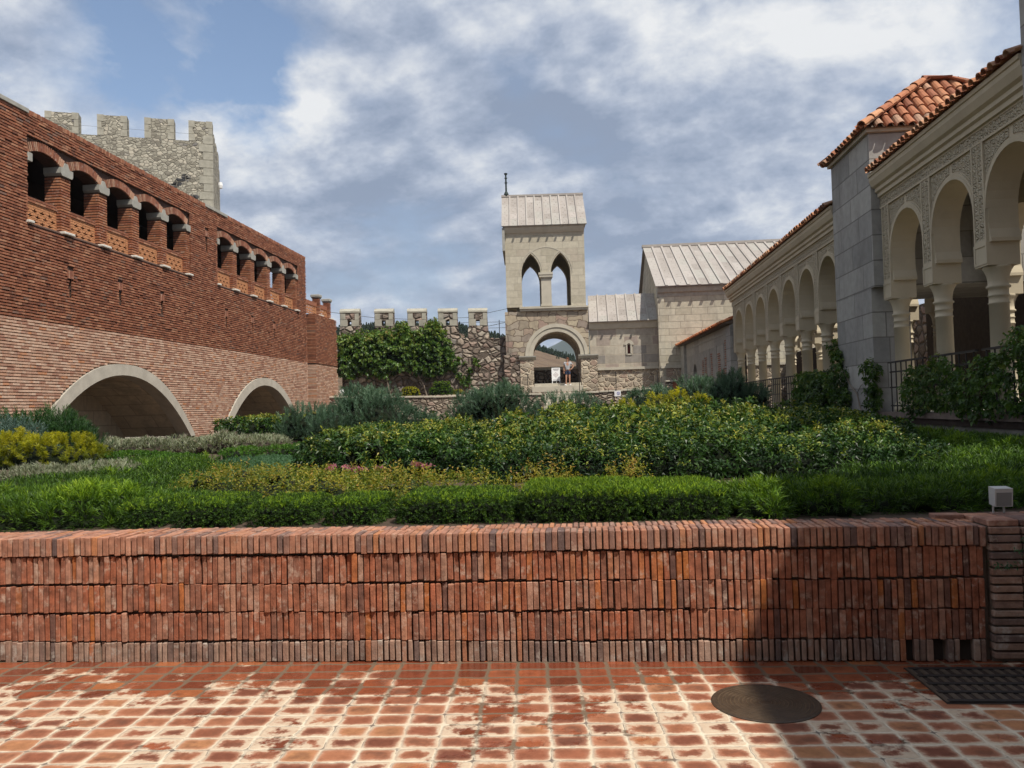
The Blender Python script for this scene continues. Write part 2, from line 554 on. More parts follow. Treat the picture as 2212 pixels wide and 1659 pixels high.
M['iron'] = mat_plain('iron', (.035, .03, .028), .55, .3, 10, .1)
M['spire'] = mat_plain('spire', (.04, .055, .05), .5, .4, 12, .1, metal=.5)
M['soil'] = mat_plain('soil', (.085, .06, .042), 1, .5, 6, .6, 40)
M['stem'] = mat_plain('stem', (.22, .18, .14), .9, .3, 12, .3)
M['lamp_metal'] = mat_plain('lamp_metal', (.62, .62, .60), .4, .1, 6, .05, metal=.3)
M['lamp_dark'] = mat_plain('lamp_dark', (.26, .26, .25), .35, .15, 6, .05)
M['white'] = mat_plain('white_paint', (.80, .80, .79), .6, .06, 6, .05)
M['ink'] = mat_plain('dark_print', (.10, .09, .10), .7, .1, 6, 0)
M['ink_red'] = mat_plain('red_brown_print', (.24, .10, .09), .7, .1, 6, 0)
M['ink_blue'] = mat_plain('blue_print', (.16, .16, .42), .7, .1, 6, 0)


def mat_tile(name, dark=False):
    m, t, b = newmat(name)
    rnd = t.n('ShaderNodeNewGeometry').outputs['Random Per Island']
    st = [(0, (.25, .10, .06)), (.25, (.40, .16, .085)), (.5, (.48, .22, .115)), (.75, (.55, .29, .16)), (.92, (.45, .27, .18)), (1, (.25, .20, .155))]
    c = t.ramp(rnd, st)
    co = obj_co(t)
    n = t.noise(co, 7, 5, .65)
    c = t.mix(1.0, c, t.ramp(n, [(.25, .7), (.7, 1.1)]), 'MULTIPLY')
    c = t.mix(t.rng(t.noise(co, 3, 5, .7), .56, .7, 0, .5), c, (.22, .19, .13))
    t.set(b.inputs['Base Color'], c)
    bump(t, b, n, .3, .01)
    return m


M['tile'] = mat_tile('terracotta')


def mat_slab():
    """grey-pink stone slabs laid up the roof, with drilled dots"""
    m, t, b = newmat('slab_roof')
    rnd = t.n('ShaderNodeNewGeometry').outputs['Random Per Island']
    c = t.ramp(rnd, [(0, (.29, .26, .235)), (.3, (.345, .31, .28)), (.6, (.38, .345, .315)), (.85, (.35, .335, .30)), (1, (.42, .375, .345))])
    co = obj_co(t)
    n = t.noise(co, 6, 5, .65)
    c = t.mix(1.0, c, t.ramp(n, [(.25, .84), (.75, 1.08)]), 'MULTIPLY')
    c = t.mix(t.rng(t.noise(co, 1.2, 5, .6), .55, .75, 0, .4), c, (.46, .43, .395))
    t.set(b.inputs['Base Color'], c)
    bump(t, b, n, .3, .01)
    return m


M['slab'] = mat_slab()


def mat_carved():
    m, t, b = newmat('carved_stone')
    co = obj_co(t)
    v = t.n('ShaderNodeTexVoronoi', {'feature': 'F1', 'distance': 'CHEBYCHEV'}, Vector=co, Scale=13, Randomness=.55)
    wv = t.n('ShaderNodeTexWave', {'wave_type': 'RINGS', 'rings_direction': 'SPHERICAL'}, Vector=t.vm('MODULO', co, (.14, .14, .14)).outputs[0], Scale=9, Distortion=3.0, Detail=2)
    h = t.math('ADD', t.rng(v.outputs['Distance'], .25, .55, 1, 0, True), t.math('MULTIPLY', wv.outputs['Fac'], .5))
    c = t.mix(t.rng(h, .2, 1.2, .25, 0), (.52, .45, .325), (.44, .375, .265))  # hollows of the relief painted darker, as if in shade
    c = t.mix(1.0, c, t.ramp(t.noise(co, 3, 4, .6), [(.25, .88), (.75, 1.06)]), 'MULTIPLY')
    t.set(b.inputs['Base Color'], c)
    b.inputs['Roughness'].default_value = .9
    bump(t, b, h, 1.0, .035)
    return m


M['carved'] = mat_carved()


def mat_paving():
    m, t, b = newmat('brick_paving')
    co = obj_co(t)
    v = t.n('ShaderNodeMapping', Vector=co, Rotation=(0, 0, math.radians(-2.8)), Scale=(1 / .182, 1 / .142, 1)).outputs[0]
    wob = t.noise(co, 7, 4, .6, out='Color')
    v = t.vm('ADD', v, t.vm('MULTIPLY', t.vm('SUBTRACT', wob, (.5, .5, .5)).outputs[0], (.24, .30, 0)).outputs[0]).outputs[0]
    fr = t.n('ShaderNodeSeparateXYZ', Vector=t.vm('FRACTION', v).outputs[0])
    cell = t.vm('FLOOR', v).outputs[0]
    wn = t.n('ShaderNodeTexWhiteNoise', {'noise_dimensions': '2D'}, Vector=cell)
    rnd, rcol = wn.outputs['Value'], wn.outputs['Color']
    ex = t.math('MULTIPLY', t.math('SUBTRACT', .5, t.math('ABSOLUTE', t.math('SUBTRACT', fr.outputs[0], .5))), .182)
    ey = t.math('MULTIPLY', t.math('SUBTRACT', .5, t.math('ABSOLUTE', t.math('SUBTRACT', fr.outputs[1], .5))), .142)
    e0 = t.n('ShaderNodeMath', {'operation': 'SMOOTH_MIN'}, i0=ex, i1=ey, i2=.035).outputs[0]
    # offset noise per tile
    vo = t.vm('ADD', co, t.vm('MULTIPLY', rcol, (5, 5, 5)).outputs[0]).outputs[0]
    nz = t.noise(vo, 13, 6, .68)
    brk = t.ramp(rnd, [(0, (.17, .058, .034)), (.3, (.25, .085, .046)), (.6, (.30, .11, .058)), (.85, (.36, .145, .075)), (1, (.43, .20, .09))])
    brk = t.mix(1.0, brk, t.ramp(nz, [(.2, .55), (.8, 1.2)]), 'MULTIPLY')
    # dark burnt heart of a tile
    heart = t.math('MULTIPLY', t.rng(e0, .012, .05, 0, 1, True), t.rng(t.noise(vo, 9, 4, .6), .42, .62, 0, .85))
    brk = t.mix(t.math('MULTIPLY', heart, t.rng(t.n('ShaderNodeSeparateColor', Color=rcol).outputs[1], .2, .75, 0, .85)), brk, (.13, .058, .036))
    # salt bloom creeping in from the joints
    big = t.noise(co, .9, 4, .55)
    med = t.noise(co, 3.2, 5, .65)
    yy = t.n('ShaderNodeSeparateXYZ', Vector=co).outputs[1]
    wetn = t.math('ADD', t.math('MULTIPLY', big, .35), t.math('MULTIPLY', med, .65))
    # wet strip along the foot of the wall and scattered puddles
    wet = t.math('ADD', t.rng(yy, 3.70, 4.32, 0, .17), wetn)
    wet = t.rng(wet, .55, .60, 0, 1, True)
    reach = t.math('ADD', .002, t.math('MULTIPLY', t.rng(t.noise(co, 1.6, 4, .6), .36, .62, .12, 1), t.math('MULTIPLY', t.rng(nz, .28, .74, 0, 1), .060)))
    rsep = t.n('ShaderNodeSeparateColor', Color=rcol)
    reach = t.math('MULTIPLY', reach, t.rng(t.math('POWER', rsep.outputs[2], 1.4), 0, 1, .35, 1.9))
    salt = t.rng(t.math('SUBTRACT', reach, e0), -.014, .009, 0, 1, True)
    saltc = t.mix(t.noise(co, 26, 4, .7), (.43, .29, .20), (.62, .52, .38))
    halo = t.rng(t.math('SUBTRACT', reach, e0), -.03, 0.0, 0, .55)
    dry = t.mix(halo, brk, (.46, .23, .145))
    dry = t.mix(salt, dry, saltc)
    joint = t.rng(e0, .003, .010, 1, 0)
    dry = t.mix(t.math('MULTIPLY', joint, t.rng(med, .38, .58, .1, .9)), dry, (.68, .60, .46))
    dry = t.mix(t.math('MULTIPLY', t.rng(e0, .0, .004, 1, 0), t.rng(t.noise(co, 8, 3, .6), .5, .6, 0, .9)), dry, (.13, .10, .085))
    wetc = t.mix(t.rng(e0, .006, .016, 1, 0), t.mix(1.0, brk, (.95, .70, .58), 'MULTIPLY'), (.17, .125, .085))
    c = t.mix(wet, dry, wetc)
    t.set(b.inputs['Base Color'], c)
    t.set(b.inputs['Roughness'], t.math('ADD', t.math('MULTIPLY', wet, -.62), .88))
    t.set(b.inputs['Specular IOR Level'], t.math('ADD', t.math('MULTIPLY', wet, .3), .2))
    h = t.math('ADD', t.rng(e0, 0, .014, 0, 1, True), t.math('MULTIPLY', nz, .5))
    h = t.math('MULTIPLY', h, t.math('SUBTRACT', 1.0, t.math('MULTIPLY', wet, .8)))
    bump(t, b, h, .6, .008)
    return m


M['paving'] = mat_paving()


def mat_hill():
    m, t, b = newmat('dry_hillside')
    co = obj_co(t)
    n = t.noise(t.n('ShaderNodeMapping', Vector=co, Scale=(1, 1, 4)).outputs[0], .07, 8, .68)
    c = t.ramp(n, [(.3, (.05, .042, .025)), (.45, (.10, .065, .038)), (.58, (.15, .10, .06)), (.72, (.09, .08, .04))])
    t.set(b.inputs['Base Color'], c)
    bump(t, b, t.noise(co, .15, 6, .6), .6, 2.0)
    return m


M['hill'] = mat_hill()
M['far_hill'] = mat_plain('far_forest', (.045, .06, .035), 1, .3, .004, 0)
M['pine_far'] = mat_leaf('far_pines', [(0, (.012, .022, .012)), (1, (.035, .055, .024))], .8, .1, .1)

GR = lambda *c: [(i / (len(c) - 1), x) for i, x in enumerate(c)]
M['juniper'] = mat_leaf('juniper_leaf', GR((.015, .038, .005), (.06, .13, .009), (.18, .29, .014), (.33, .42, .024)), .55, .20)
M['cypress'] = mat_leaf('cypress_leaf', GR((.010, .027, .004), (.024, .062, .006), (.095, .185, .012), (.27, .39, .020)), .6, .18)
M['laurel'] = mat_leaf('laurel_leaf', GR((.008, .024, .006), (.022, .058, .010), (.055, .115, .016), (.25, .28, .035), (.36, .28, .055)), .42, .14, .3)
M['spirea'] = mat_leaf('spirea_leaf', GR((.06, .10, .015), (.13, .17, .022), (.22, .23, .03), (.36, .29, .045), (.38, .20, .07)), .5, .35)
M['pink'] = mat_leaf('pink_flower', GR((.26, .08, .12), (.40, .17, .20)), .6, .3)
M['mugo'] = mat_leaf('blue_pine_needle', GR((.022, .05, .026), (.05, .10, .055), (.095, .165, .10), (.16, .24, .15)), .5, .15)
M['dark_pine'] = mat_leaf('dark_pine_needle', GR((.012, .04, .010), (.026, .075, .015), (.05, .115, .022)), .5, .15)
M['blue_fir'] = mat_leaf('blue_fir_needle', GR((.04, .08, .06), (.10, .16, .13)), .5, .15)
M['golden'] = mat_leaf('golden_conifer', GR((.09, .12, .010), (.30, .29, .014), (.52, .46, .02)), .5, .35)
M['lavender'] = mat_leaf('lavender_leaf', GR((.12, .13, .075), (.20, .225, .14), (.30, .325, .22), (.24, .19, .16)), .7, .2)
M['boxwood'] = mat_leaf('boxwood_leaf', GR((.025, .07, .008), (.055, .14, .012), (.10, .20, .02)), .5, .3)
M['bluecover'] = mat_leaf('blue_cover', GR((.035, .09, .04), (.07, .15, .07), (.12, .21, .11)), .6, .25)
M['vine'] = mat_leaf('vine_leaf', GR((.02, .05, .010), (.045, .10, .014), (.085, .16, .02), (.16, .22, .03), (.26, .18, .06)), .45, .3, .4)
M['ivy'] = mat_leaf('ivy_leaf', GR((.02, .05, .008), (.045, .10, .014), (.085, .155, .022), (.17, .19, .04)), .45, .25, .4)
M['core'] = mat_plain('shade_core', (.008, .013, .004), 1, .4, 8, 0)  # near-black stand-in for the deep shade inside shrubs
M['core_twig'] = mat_plain('twig_core', (.05, .036, .026), 1, .4, 8, 0)



# ------------------------------------------------------------------ foliage
def wobble(p, k, seed):
    """cheap 3-D noise in -1..1 from a few sines"""
    r = np.random.default_rng(seed)
    o = np.zeros(len(p))
    for i in range(5):
        d = r.normal(size=3)
        d /= np.linalg.norm(d)
        o += np.sin(p @ d * k * (1 + .55 * i) + r.uniform(0, 6.28)) / (1 + .4 * i)
    return o / 2.6


def sgnpow(x, e):
    return np.sign(x) * np.abs(x) ** e


def lumps(shapes, n, r0, r1, seed, front=True):
    """add smaller rounded boughs over the crown and the side of a shrub"""
    q = np.random.default_rng(seed)
    out = list(shapes)
    for k in range(n):
        c = shapes[q.integers(len(shapes))]
        u = q.uniform(0, 6.28)
        t = q.uniform(0, 1) ** .6
        r = q.uniform(r0, r1)
        up = q.uniform(-.2, 1) if front else 1
        x = c[0] + c[3] * t * math.cos(u) * .95
        y = c[1] + c[4] * t * math.sin(u) * .95
        z = c[2] + c[5] * (.96 if t < .8 else up * .7) - r * .45
        out.append((x, y, z, r * q.uniform(.8, 1.3), r * q.uniform(.8, 1.3), r * q.uniform(.6, 1.0), 2.3))
    return out


def super_grid(sh, rough, seed, nu=56, nv=28):
    cx, cy, cz, rx, ry, rz, p = sh
    u = np.linspace(0, 2 * np.pi, nu)
    v = np.linspace(-np.pi / 2, np.pi / 2, nv)
    U_, V_ = np.meshgrid(u, v, indexing='ij')
    e = 2. / p
    x = rx * sgnpow(np.cos(V_), e) * sgnpow(np.cos(U_), e)
    y = ry * sgnpow(np.cos(V_), e) * sgnpow(np.sin(U_), e)
    z = rz * sgnpow(np.sin(V_), e)
    P = np.stack([x + cx, y + cy, z + cz], -1).reshape(-1, 3)
    if rough:
        c = np.array([cx, cy, cz])
        d = P - c
        ln = np.linalg.norm(d, axis=1)[:, None] + 1e-6
        nz = wobble(P, 2.2 / max(min(rx, ry, rz), .12), seed)
        P = P + d / ln * (nz * rough)[:, None]
    return P.reshape(nu, nv, 3)


CAM0 = np.zeros(3)


def plant(name, label, cat, mat, shapes, cl, nb, L, wd, stem=.05, spread=.7, up=.5, jit=.35, rough=.05, ground=-.8,
          depth=.12, tlow=0., thigh=1., group=None, core='core', top_tint=.25, seed=1, bend=.25, part='foliage', extra=None, side=1.0, fringe=None):
    """one shrub / hedge: leaf clumps over (and into) a union of rounded shapes, a dark core for its inner shade.
    cl = clumps per m2, nb = leaves per clump, L/wd = leaf length / width"""
    r = np.random.default_rng(seed)
    mb = MB()
    core_mb = MB()
    zmax = max(s[2] + s[5] for s in shapes)
    for si, sh in enumerate(shapes):
        G = super_grid(sh, rough, seed * 17 + si)
        nu, nv, _ = G.shape
        a, b_, c_, d_ = G[:-1, :-1], G[1:, :-1], G[1:, 1:], G[:-1, 1:]
        nrm = np.cross(b_ - a, d_ - a) + np.cross(d_ - c_, b_ - c_)
        A = np.linalg.norm(nrm, axis=-1) / 2
        nrm = nrm / (np.linalg.norm(nrm, axis=-1, keepdims=True) + 1e-9)
        cen = (a + c_) / 2
        out = np.sum(nrm * (cen - np.array(sh[:3])), -1)
        nrm[out < 0] *= -1
        base = (cl, nb, L, wd, stem, spread, up, jit, tlow, thigh, side, depth)
        for ps in [base] + ([fringe] if fringe else []):  # fringe: bright top leaves, new shoots plus painted sunlight
            (cl_, nb_, L_, wd_, stem_, spread_, up_, jit_, tlow_, thigh_, side_, depth_) = ps[:12]
            wgt = A * (cen[..., 2] > ground - .02)
            facing = np.sum(nrm * (CAM0 - cen), -1) / (np.linalg.norm(cen, axis=-1) + 1e-6)
            wgt = wgt * np.where(facing < -.25, .35, 1.0) * np.where(nrm[..., 2] < .45, side_, 1.0)
            tot = wgt.sum()
            n = int(tot * cl_)
            if n < 1:
                continue
            k = r.choice(wgt.size, n, p=(wgt / tot).ravel())
            s1, s2 = r.uniform(size=(2, n, 1))
            fl = lambda q: q.reshape(-1, 3)[k]
            P = fl(a) * (1 - s1) * (1 - s2) + fl(b_) * s1 * (1 - s2) + fl(c_) * s1 * s2 + fl(d_) * (1 - s1) * s2
            N = fl(nrm)
            P = P - N * (r.uniform(size=(n, 1)) ** 2 * depth_)
            keep = P[:, 2] > ground - .02
            if len(ps) > 12:                     # bright tips, young growth and painted sun, come in patches
                keep &= wobble(P, ps[12], seed) > r.normal(size=n) * .3 - .05
            for sj, s2h in enumerate(shapes):
                if sj != si:
                    q = np.sum(np.abs((P - np.array(s2h[:3])) / (np.array(s2h[3:6]) * .93)) ** s2h[6], 1)
                    keep &= q > 1
            P, N = P[keep], N[keep]
            n = len(P)
            if n == 0:
                continue
            ax = N * (1 - up_) + np.array([0, 0, 1.]) * up_ + r.normal(size=(n, 3)) * jit_
            ax /= np.linalg.norm(ax, axis=1)[:, None]
            e1 = np.cross(ax, r.normal(size=(n, 3)))
            e1 /= np.linalg.norm(e1, axis=1)[:, None] + 1e-9
            e2 = np.cross(ax, e1)
            # clump tint: lighter towards the crown, young growth plus painted sunlight
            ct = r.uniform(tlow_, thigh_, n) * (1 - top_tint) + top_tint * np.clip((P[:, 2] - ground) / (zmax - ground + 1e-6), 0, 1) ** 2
            j = np.arange(nb_)
            ph = r.uniform(0, 6.28, (n, 1)) + j[None] * 2.4 + r.normal(size=(n, nb_)) * .3
            sp = spread_ * (1 + r.normal(size=(n, nb_)) * .25)
            along = (j[None] + r.uniform(size=(n, nb_))) / nb_ * stem_
            dr = ax[:, None] * np.cos(sp)[..., None] + (e1[:, None] * np.cos(ph)[..., None] + e2[:, None] * np.sin(ph)[..., None]) * np.sin(sp)[..., None]
            bs = P[:, None] + ax[:, None] * along[..., None]
            LL = L_ * r.uniform(.65, 1.25, (n, nb_, 1))
            WW = wd_ * r.uniform(.75, 1.25, (n, nb_, 1))
            sd = np.cross(dr, ax[:, None] + r.normal(size=(n, nb_, 3)) * .4)
            sd /= np.linalg.norm(sd, axis=-1, keepdims=True) + 1e-9
            nn = np.cross(sd, dr)
            tip = bs + dr * LL - np.array([0, 0, 1.]) * LL * bend * .5
            mid = bs + dr * LL * .5 + nn * LL * .06
            q = np.stack([bs, mid - sd * WW / 2, tip, mid + sd * WW / 2], 2).reshape(-1, 3)
            tt = np.repeat(np.clip(ct[:, None] + r.normal(size=(n, nb_)) * .1, 0, 1).ravel(), 4)
            m = n * nb_
            mb.add(q, [np.arange(m * 4).reshape(m, 4)], tt)
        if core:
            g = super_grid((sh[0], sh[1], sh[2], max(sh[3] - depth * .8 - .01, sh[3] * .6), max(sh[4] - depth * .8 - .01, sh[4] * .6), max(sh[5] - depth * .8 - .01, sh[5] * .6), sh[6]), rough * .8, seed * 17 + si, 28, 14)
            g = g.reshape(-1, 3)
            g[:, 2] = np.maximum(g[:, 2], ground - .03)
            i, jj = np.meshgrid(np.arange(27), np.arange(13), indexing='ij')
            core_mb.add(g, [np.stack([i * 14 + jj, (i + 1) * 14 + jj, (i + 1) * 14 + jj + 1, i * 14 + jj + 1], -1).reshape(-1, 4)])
    xs = np.mean([s[0] for s in shapes]); ys = np.mean([s[1] for s in shapes])
    rt = root(name, (xs, ys, ground), label, cat, group)
    mb.build(part, mat, rt, fix=False)
    if core and core_mb.n:
        core_mb.build('inner_core', M[core], rt, fix=False)  # dark inner blob standing in for shade between the leaves
    return rt



# ------------------------------------------------------------------ setting: ground
MB().box(-14, 10, -4, 5.3, -1.9, -1.6).build('brick_terrace', M['paving'])['kind'] = 'structure'
MB().box(-15.3, 6.6, 5.38, 47, -1.5, -.8).build('garden_soil', M['soil'])['kind'] = 'structure'
MB().box(-900, 900, -300, 2500, -2.6, -2.0).build('ground', M['hill'])['kind'] = 'structure'
MB().box(-15.0, 13, 46.5, 58, -2.2, .84).build('upper_terrace', M['lowwall'])['kind'] = 'structure'
lawn = MB()
nl = 9000
lx, ly = rng.uniform(-6.6, -2.2, nl), rng.uniform(33, 41.8, nl)
lb = np.stack([lx, ly, np.full(nl, -.8)], 1)
lt_ = lb + np.stack([rng.normal(0, .03, nl), rng.normal(0, .03, nl), rng.uniform(.05, .13, nl)], 1)
ls = np.stack([rng.uniform(.01, .025, nl), rng.normal(0, .01, nl), np.zeros(nl)], 1)
lawn.add(np.stack([lb - ls, lb + ls, lt_], 1).reshape(-1, 3), [np.arange(nl * 3).reshape(nl, 3)], np.repeat(rng.uniform(0.2, 1, nl), 3))
lo = lawn.build('lawn', M['juniper'], fix=False)
tag(lo, 'strip of bright lawn in front of the low stone wall', 'grass', None, 'stuff')

# ------------------------------------------------------------------ front garden wall (soldier courses)
WX0, WX1, WY = -5.2, 2.385, 5.12
rt = root('brick_garden_wall', (-1.4, 5.25, -1.6), 'low red brick wall of upright bricks edging the wet paving', 'wall')
rows = [('base_course', -1.6, -1.472, 'brick_base', 0.0), ('brick_face', -1.462, -1.286, 'brick_front', 0.004), ('brick_face', -1.276, -1.102, 'brick_front', 0.0),
        ('brick_face', -1.092, -.916, 'brick_front', 0.003)]
face = MB()
for nm, z0, z1, mt, dy in rows:
    n = int((WX1 - WX0) / .0388)
    x = WX0 + (np.arange(n) + .5) * .0388 + rng.normal(0, .0012, n)
    hz = (z1 - z0) / 2 + rng.normal(0, .0022, n)
    c = np.stack([x, WY + .05 + dy + rng.normal(0, .0045, n), np.full(n, (z0 + z1) / 2) + rng.normal(0, .0025, n) + .005 * np.sin(x * 2.1 + z0 * 9)], 1)
    tl = rng.normal(0, .010, n)
    rot = np.zeros((n, 3, 3))
    rot[:, 0, 0] = np.cos(tl); rot[:, 0, 2] = np.sin(tl); rot[:, 1, 1] = 1; rot[:, 2, 0] = -np.sin(tl); rot[:, 2, 2] = np.cos(tl)
    keep = np.ones(n, bool)
    if nm == 'base_course':
        for hx in (1.93, 2.09, 2.25):
            keep &= np.abs(x - hx) > .027
        b = MB()
        b.cboxes(c[keep], np.stack([np.full(n, .0152) + rng.normal(0, .0012, n), np.full(n, .05), hz], 1)[keep], rng.uniform(.002, .006, n)[keep], rot[keep])
        b.build('base_course', M['brick_base'], rt)
    else:
        face.cboxes(c, np.stack([np.full(n, .0163) + rng.normal(0, .0011, n), np.full(n, .05), hz], 1), rng.uniform(.0015, .0055, n), rot)
face.build('brick_face', M['brick_front'], rt)
cope = MB()
n = int((WX1 - WX0) / .0395)
x = WX0 + (np.arange(n) + .5) * .0395 + rng.normal(0, .0012, n)
wave = .004 * np.sin(x * 1.7)
for (ya, yb, sk) in ((WY - .012, WY + .165, 0.), (WY + .172, WY + .335, .012)):
    yj = rng.normal(0, .004, n)
    c = np.stack([x + sk, np.full(n, (ya + yb) / 2) + yj, np.full(n, -.843) + rng.normal(0, .0025, n) + wave], 1)
    cope.cboxes(c, np.stack([np.full(n, .0164) + rng.normal(0, .0012, n), np.full(n, (yb - ya) / 2), np.full(n, .060)], 1), rng.uniform(.002, .006, n), rotz3(rng.normal(0, .012, n)))
cope.build('coping_course', M['brick_cope'], rt)
MB().box(WX0, WX1 + .02, WY + .045, WY + .33, -1.62, -.905).box(WX0, WX1 + .02, WY + .012, WY + .32, -.9, -.797).build('mortar_core', M['mortar_grey'], rt)
for hx in (1.93, 2.09, 2.25):
    MB().box(hx - .034, hx + .034, WY + .038, WY + .043, -1.598, -1.475).build('drain_hole', M['dark_inside'], rt)  # dark plate painting the shade inside the hole
# right-hand end: bricks laid flat in two stacks, standing a touch higher
rt = root('brick_pier', (2.9, 5.25, -1.6), 'shaded brick pier of flat laid bricks ending the low wall, weeds trailing over it', 'pier')
pf = MB()
for cx_ in (2.487, 2.672, 2.857, 3.042, 3.227):
    zc = -1.575
    while zc < -.80:
        h = .0190 + rng.normal(0, .001)
        pf.cboxes([[cx_ + rng.normal(0, .003), WY + .035 + rng.normal(0, .004), zc + h]], [[.087 + rng.normal(0, .002), .06, h]], .004, rotz3(np.array([rng.normal(0, .01)])))
        zc += .0492
pf.build('brick_face', M['brick_base'], rt)
MB().box(2.40, 3.33, WY + .012, WY + .5, -1.62, -.80).build('mortar_core', M['mortar_grey'], rt)
cap = MB()
for cx_ in (2.487, 2.672, 2.857, 3.042, 3.227):
    for yy in (WY + .09, WY + .29):
        cap.cboxes([[cx_ + rng.normal(0, .003), yy, -.778 + rng.normal(0, .002)]], [[.088, .094, .019]], .005)
cap.cboxes([[2.30, WY + .33, -.776]], [[.09, .05, .017]], .005)
cap.build('cap_bricks', M['brick_cope'], rt)

# manhole cover
mh = root('manhole_cover', (.912, 4.43, -1.6), 'round dark iron manhole cover set into the red paving', 'manhole cover')
b = MB().lathe([(.280, -.02), (.280, .004), (.272, .007), (.264, .0045), (.0, .0045)], (.912, 4.43, -1.6), 40)
b.build('cover', mat_plain('rusty_iron', (.062, .042, .026), .45, .5, 16, .3, spec=.4), mh)
b = MB()
for r_ in np.arange(.03, .26, .021):
    b.lathe([(r_, .0042), (r_ + .003, .0058), (r_ + .006, .0058), (r_ + .009, .0042)], (.912, 4.43, -1.6), 36)
b.build('raised_rings', mat_plain('worn_iron', (.085, .058, .035), .45, .5, 14, .3), mh)
# drain grate
gr = root('drain_grate', (2.35, 4.6, -1.6), 'square iron drain grate with slots at the foot of the low wall', 'drain grate')
b = MB()
gx0, gx1, gy0, gy1 = 1.85, 2.75, 4.45, 4.97
for i in range(5):
    y_ = gy0 + (gy1 - gy0) * i / 4
    b.box(gx0, gx1, y_ - .016, y_ + .016, -1.6, -1.588)
b.build('crossbar', M['iron'], gr)
b = MB()
for i in range(16):
    x_ = gx0 + (gx1 - gx0) * i / 15
    b.box(x_ - .015, x_ + .015, gy0 - .014, gy1 + .014, -1.599, -1.5915)
b.build('slot_bars', mat_plain('worn_bars', (.10, .075, .055), .5, .4, 20, .2), gr)
MB().box(gx0 - .02, gx1 + .02, gy0 - .03, gy1 + .03, -1.5985, -1.5965).build('pit_shade', M['dark_inside'], gr)  # dark sheet over the paving paints the shade below the bars
# flood light on the wall
fl = root('garden_floodlight', (2.64, 5.45, -.76), 'small grey floodlight box on a stem by the brick pier', 'floodlight')
A_ = np.array([[-.062, 0.], [.062, 0.], [.055, -.10], [-.052, -.10]])
b = MB().prism([np.array([[5.39, -.600], [5.475, -.592], [5.475, -.705], [5.40, -.715]])], (2.578, 0, 0), (0, 1, 0), (0, 0, 1), (.108, 0, 0))
b.build('housing', M['lamp_metal'], fl)
MB().prism([np.array([[5.395, -.625], [5.397, -.625], [5.4065, -.71], [5.4045, -.71]])], (2.586, -.006, 0), (0, 1, 0), (0, 0, 1), (.092, 0, 0)).build('front_glass', M['lamp_dark'], fl)
MB().tube([(2.595, 5.46, -.77), (2.595, 5.46, -.69)], .006).build('stem', M['lamp_metal'], fl)
MB().tube([(2.66, 5.46, -.77), (2.66, 5.46, -.69)], .006).build('stem', M['lamp_metal'], fl)

# ------------------------------------------------------------------ left brick building
S = 15 / 13
XL = -15.0
zt, zs, zr0, za, zc0, zc1, zp = 8.573, 5.43, 7.86, 7.53, 7.15, 7.39, 6.24
LY0, LY1 = 17.0, 43.2


def vault_out(yc, half, apex, k, p, n=26):
    d = np.linspace(-half, half, n)
    return np.stack([yc + d, apex - k * np.abs(d) ** p], 1)


V1o, V1i = vault_out(25.4, 4.75, 1.77, .0765, 2.24), vault_out(25.42, 4.38, 1.41, .100, 2.08)
V2o, V2i = vault_out(37.2, 4.6, 1.72, .0765, 2.24), vault_out(37.25, 4.15, 1.37, .104, 2.08)
rec = [(18.03 * S, 26.06 * S), (28.06 * S, 36.37 * S)]
op1 = [(18.08 + 1.62 * k, 19.33 + 1.62 * k) for k in range(5)]
op2 = [(28.12 + 1.665 * k, 29.42 + 1.665 * k) for k in range(5)]
openings = [[(a * S, b * S) for a, b in op1], [(a * S, b * S) for a, b in op2]]
slits = [(19.62 * S, 3.13 * S, 3.60 * S), (21.87 * S, 3.22 * S, 3.63 * S), (24.16 * S, 3.19 * S, 3.62 * S), (28.73 * S, 3.24 * S, 3.63 * S), (31.07 * S, 3.27 * S, 3.64 * S), (33.38 * S, 3.24 * S, 3.62 * S)]
slits.append((27.25 * S, 5.78 * S, 6.28 * S))
slits.append((16.9 * S, 5.9 * S, 6.35 * S))
bb = root('brick_building', (-16.6, 30, -.8), 'long red brick building with an arcade above two wide concrete vaults', 'building')
holes = [rect(a, b, zs, zr0) for a, b in rec] + [rect(y - .085, y + .085, z0, z1) for y, z0, z1 in slits]
outer = [[LY0, -1.2]]
for V in (V1o, V2o):
    lo_ = V[V[:, 1] > -1.0]
    outer += [[lo_[0][0], -1.2]] + lo_.tolist() + [[lo_[-1][0], -1.2]]
outer += [[LY1, -1.2], [LY1, zt - .13], [LY0, zt - .13]]
lowp = outer[:-2] + [[LY1, 2.77], [LY0, 2.77]]
MB().prism([np.array(lowp)], (XL - .03, 0, 0), (0, 1, 0), (0, 0, 1), (-.45, 0, 0)).build('lower_wall_core', M['mortar_pale'], bb)
wl = MB().prism([np.array([[LY0, 2.773], [LY1, 2.773], [LY1, zt - .13], [LY0, zt - .13]])] + holes, (XL - .03, 0, 0), (0, 1, 0), (0, 0, 1), (-.45, 0, 0))
wl.box(XL - .48, XL - 4.0, LY1 - .3, LY1 - .02, -1.2, zs)
wl.build('wall_core', M['mortar_dark'], bb)


def in_poly_arch(y, z, V):
    zz_ = np.interp(y, V[:, 0], V[:, 1], left=-9, right=-9)
    return z < zz_ + .02


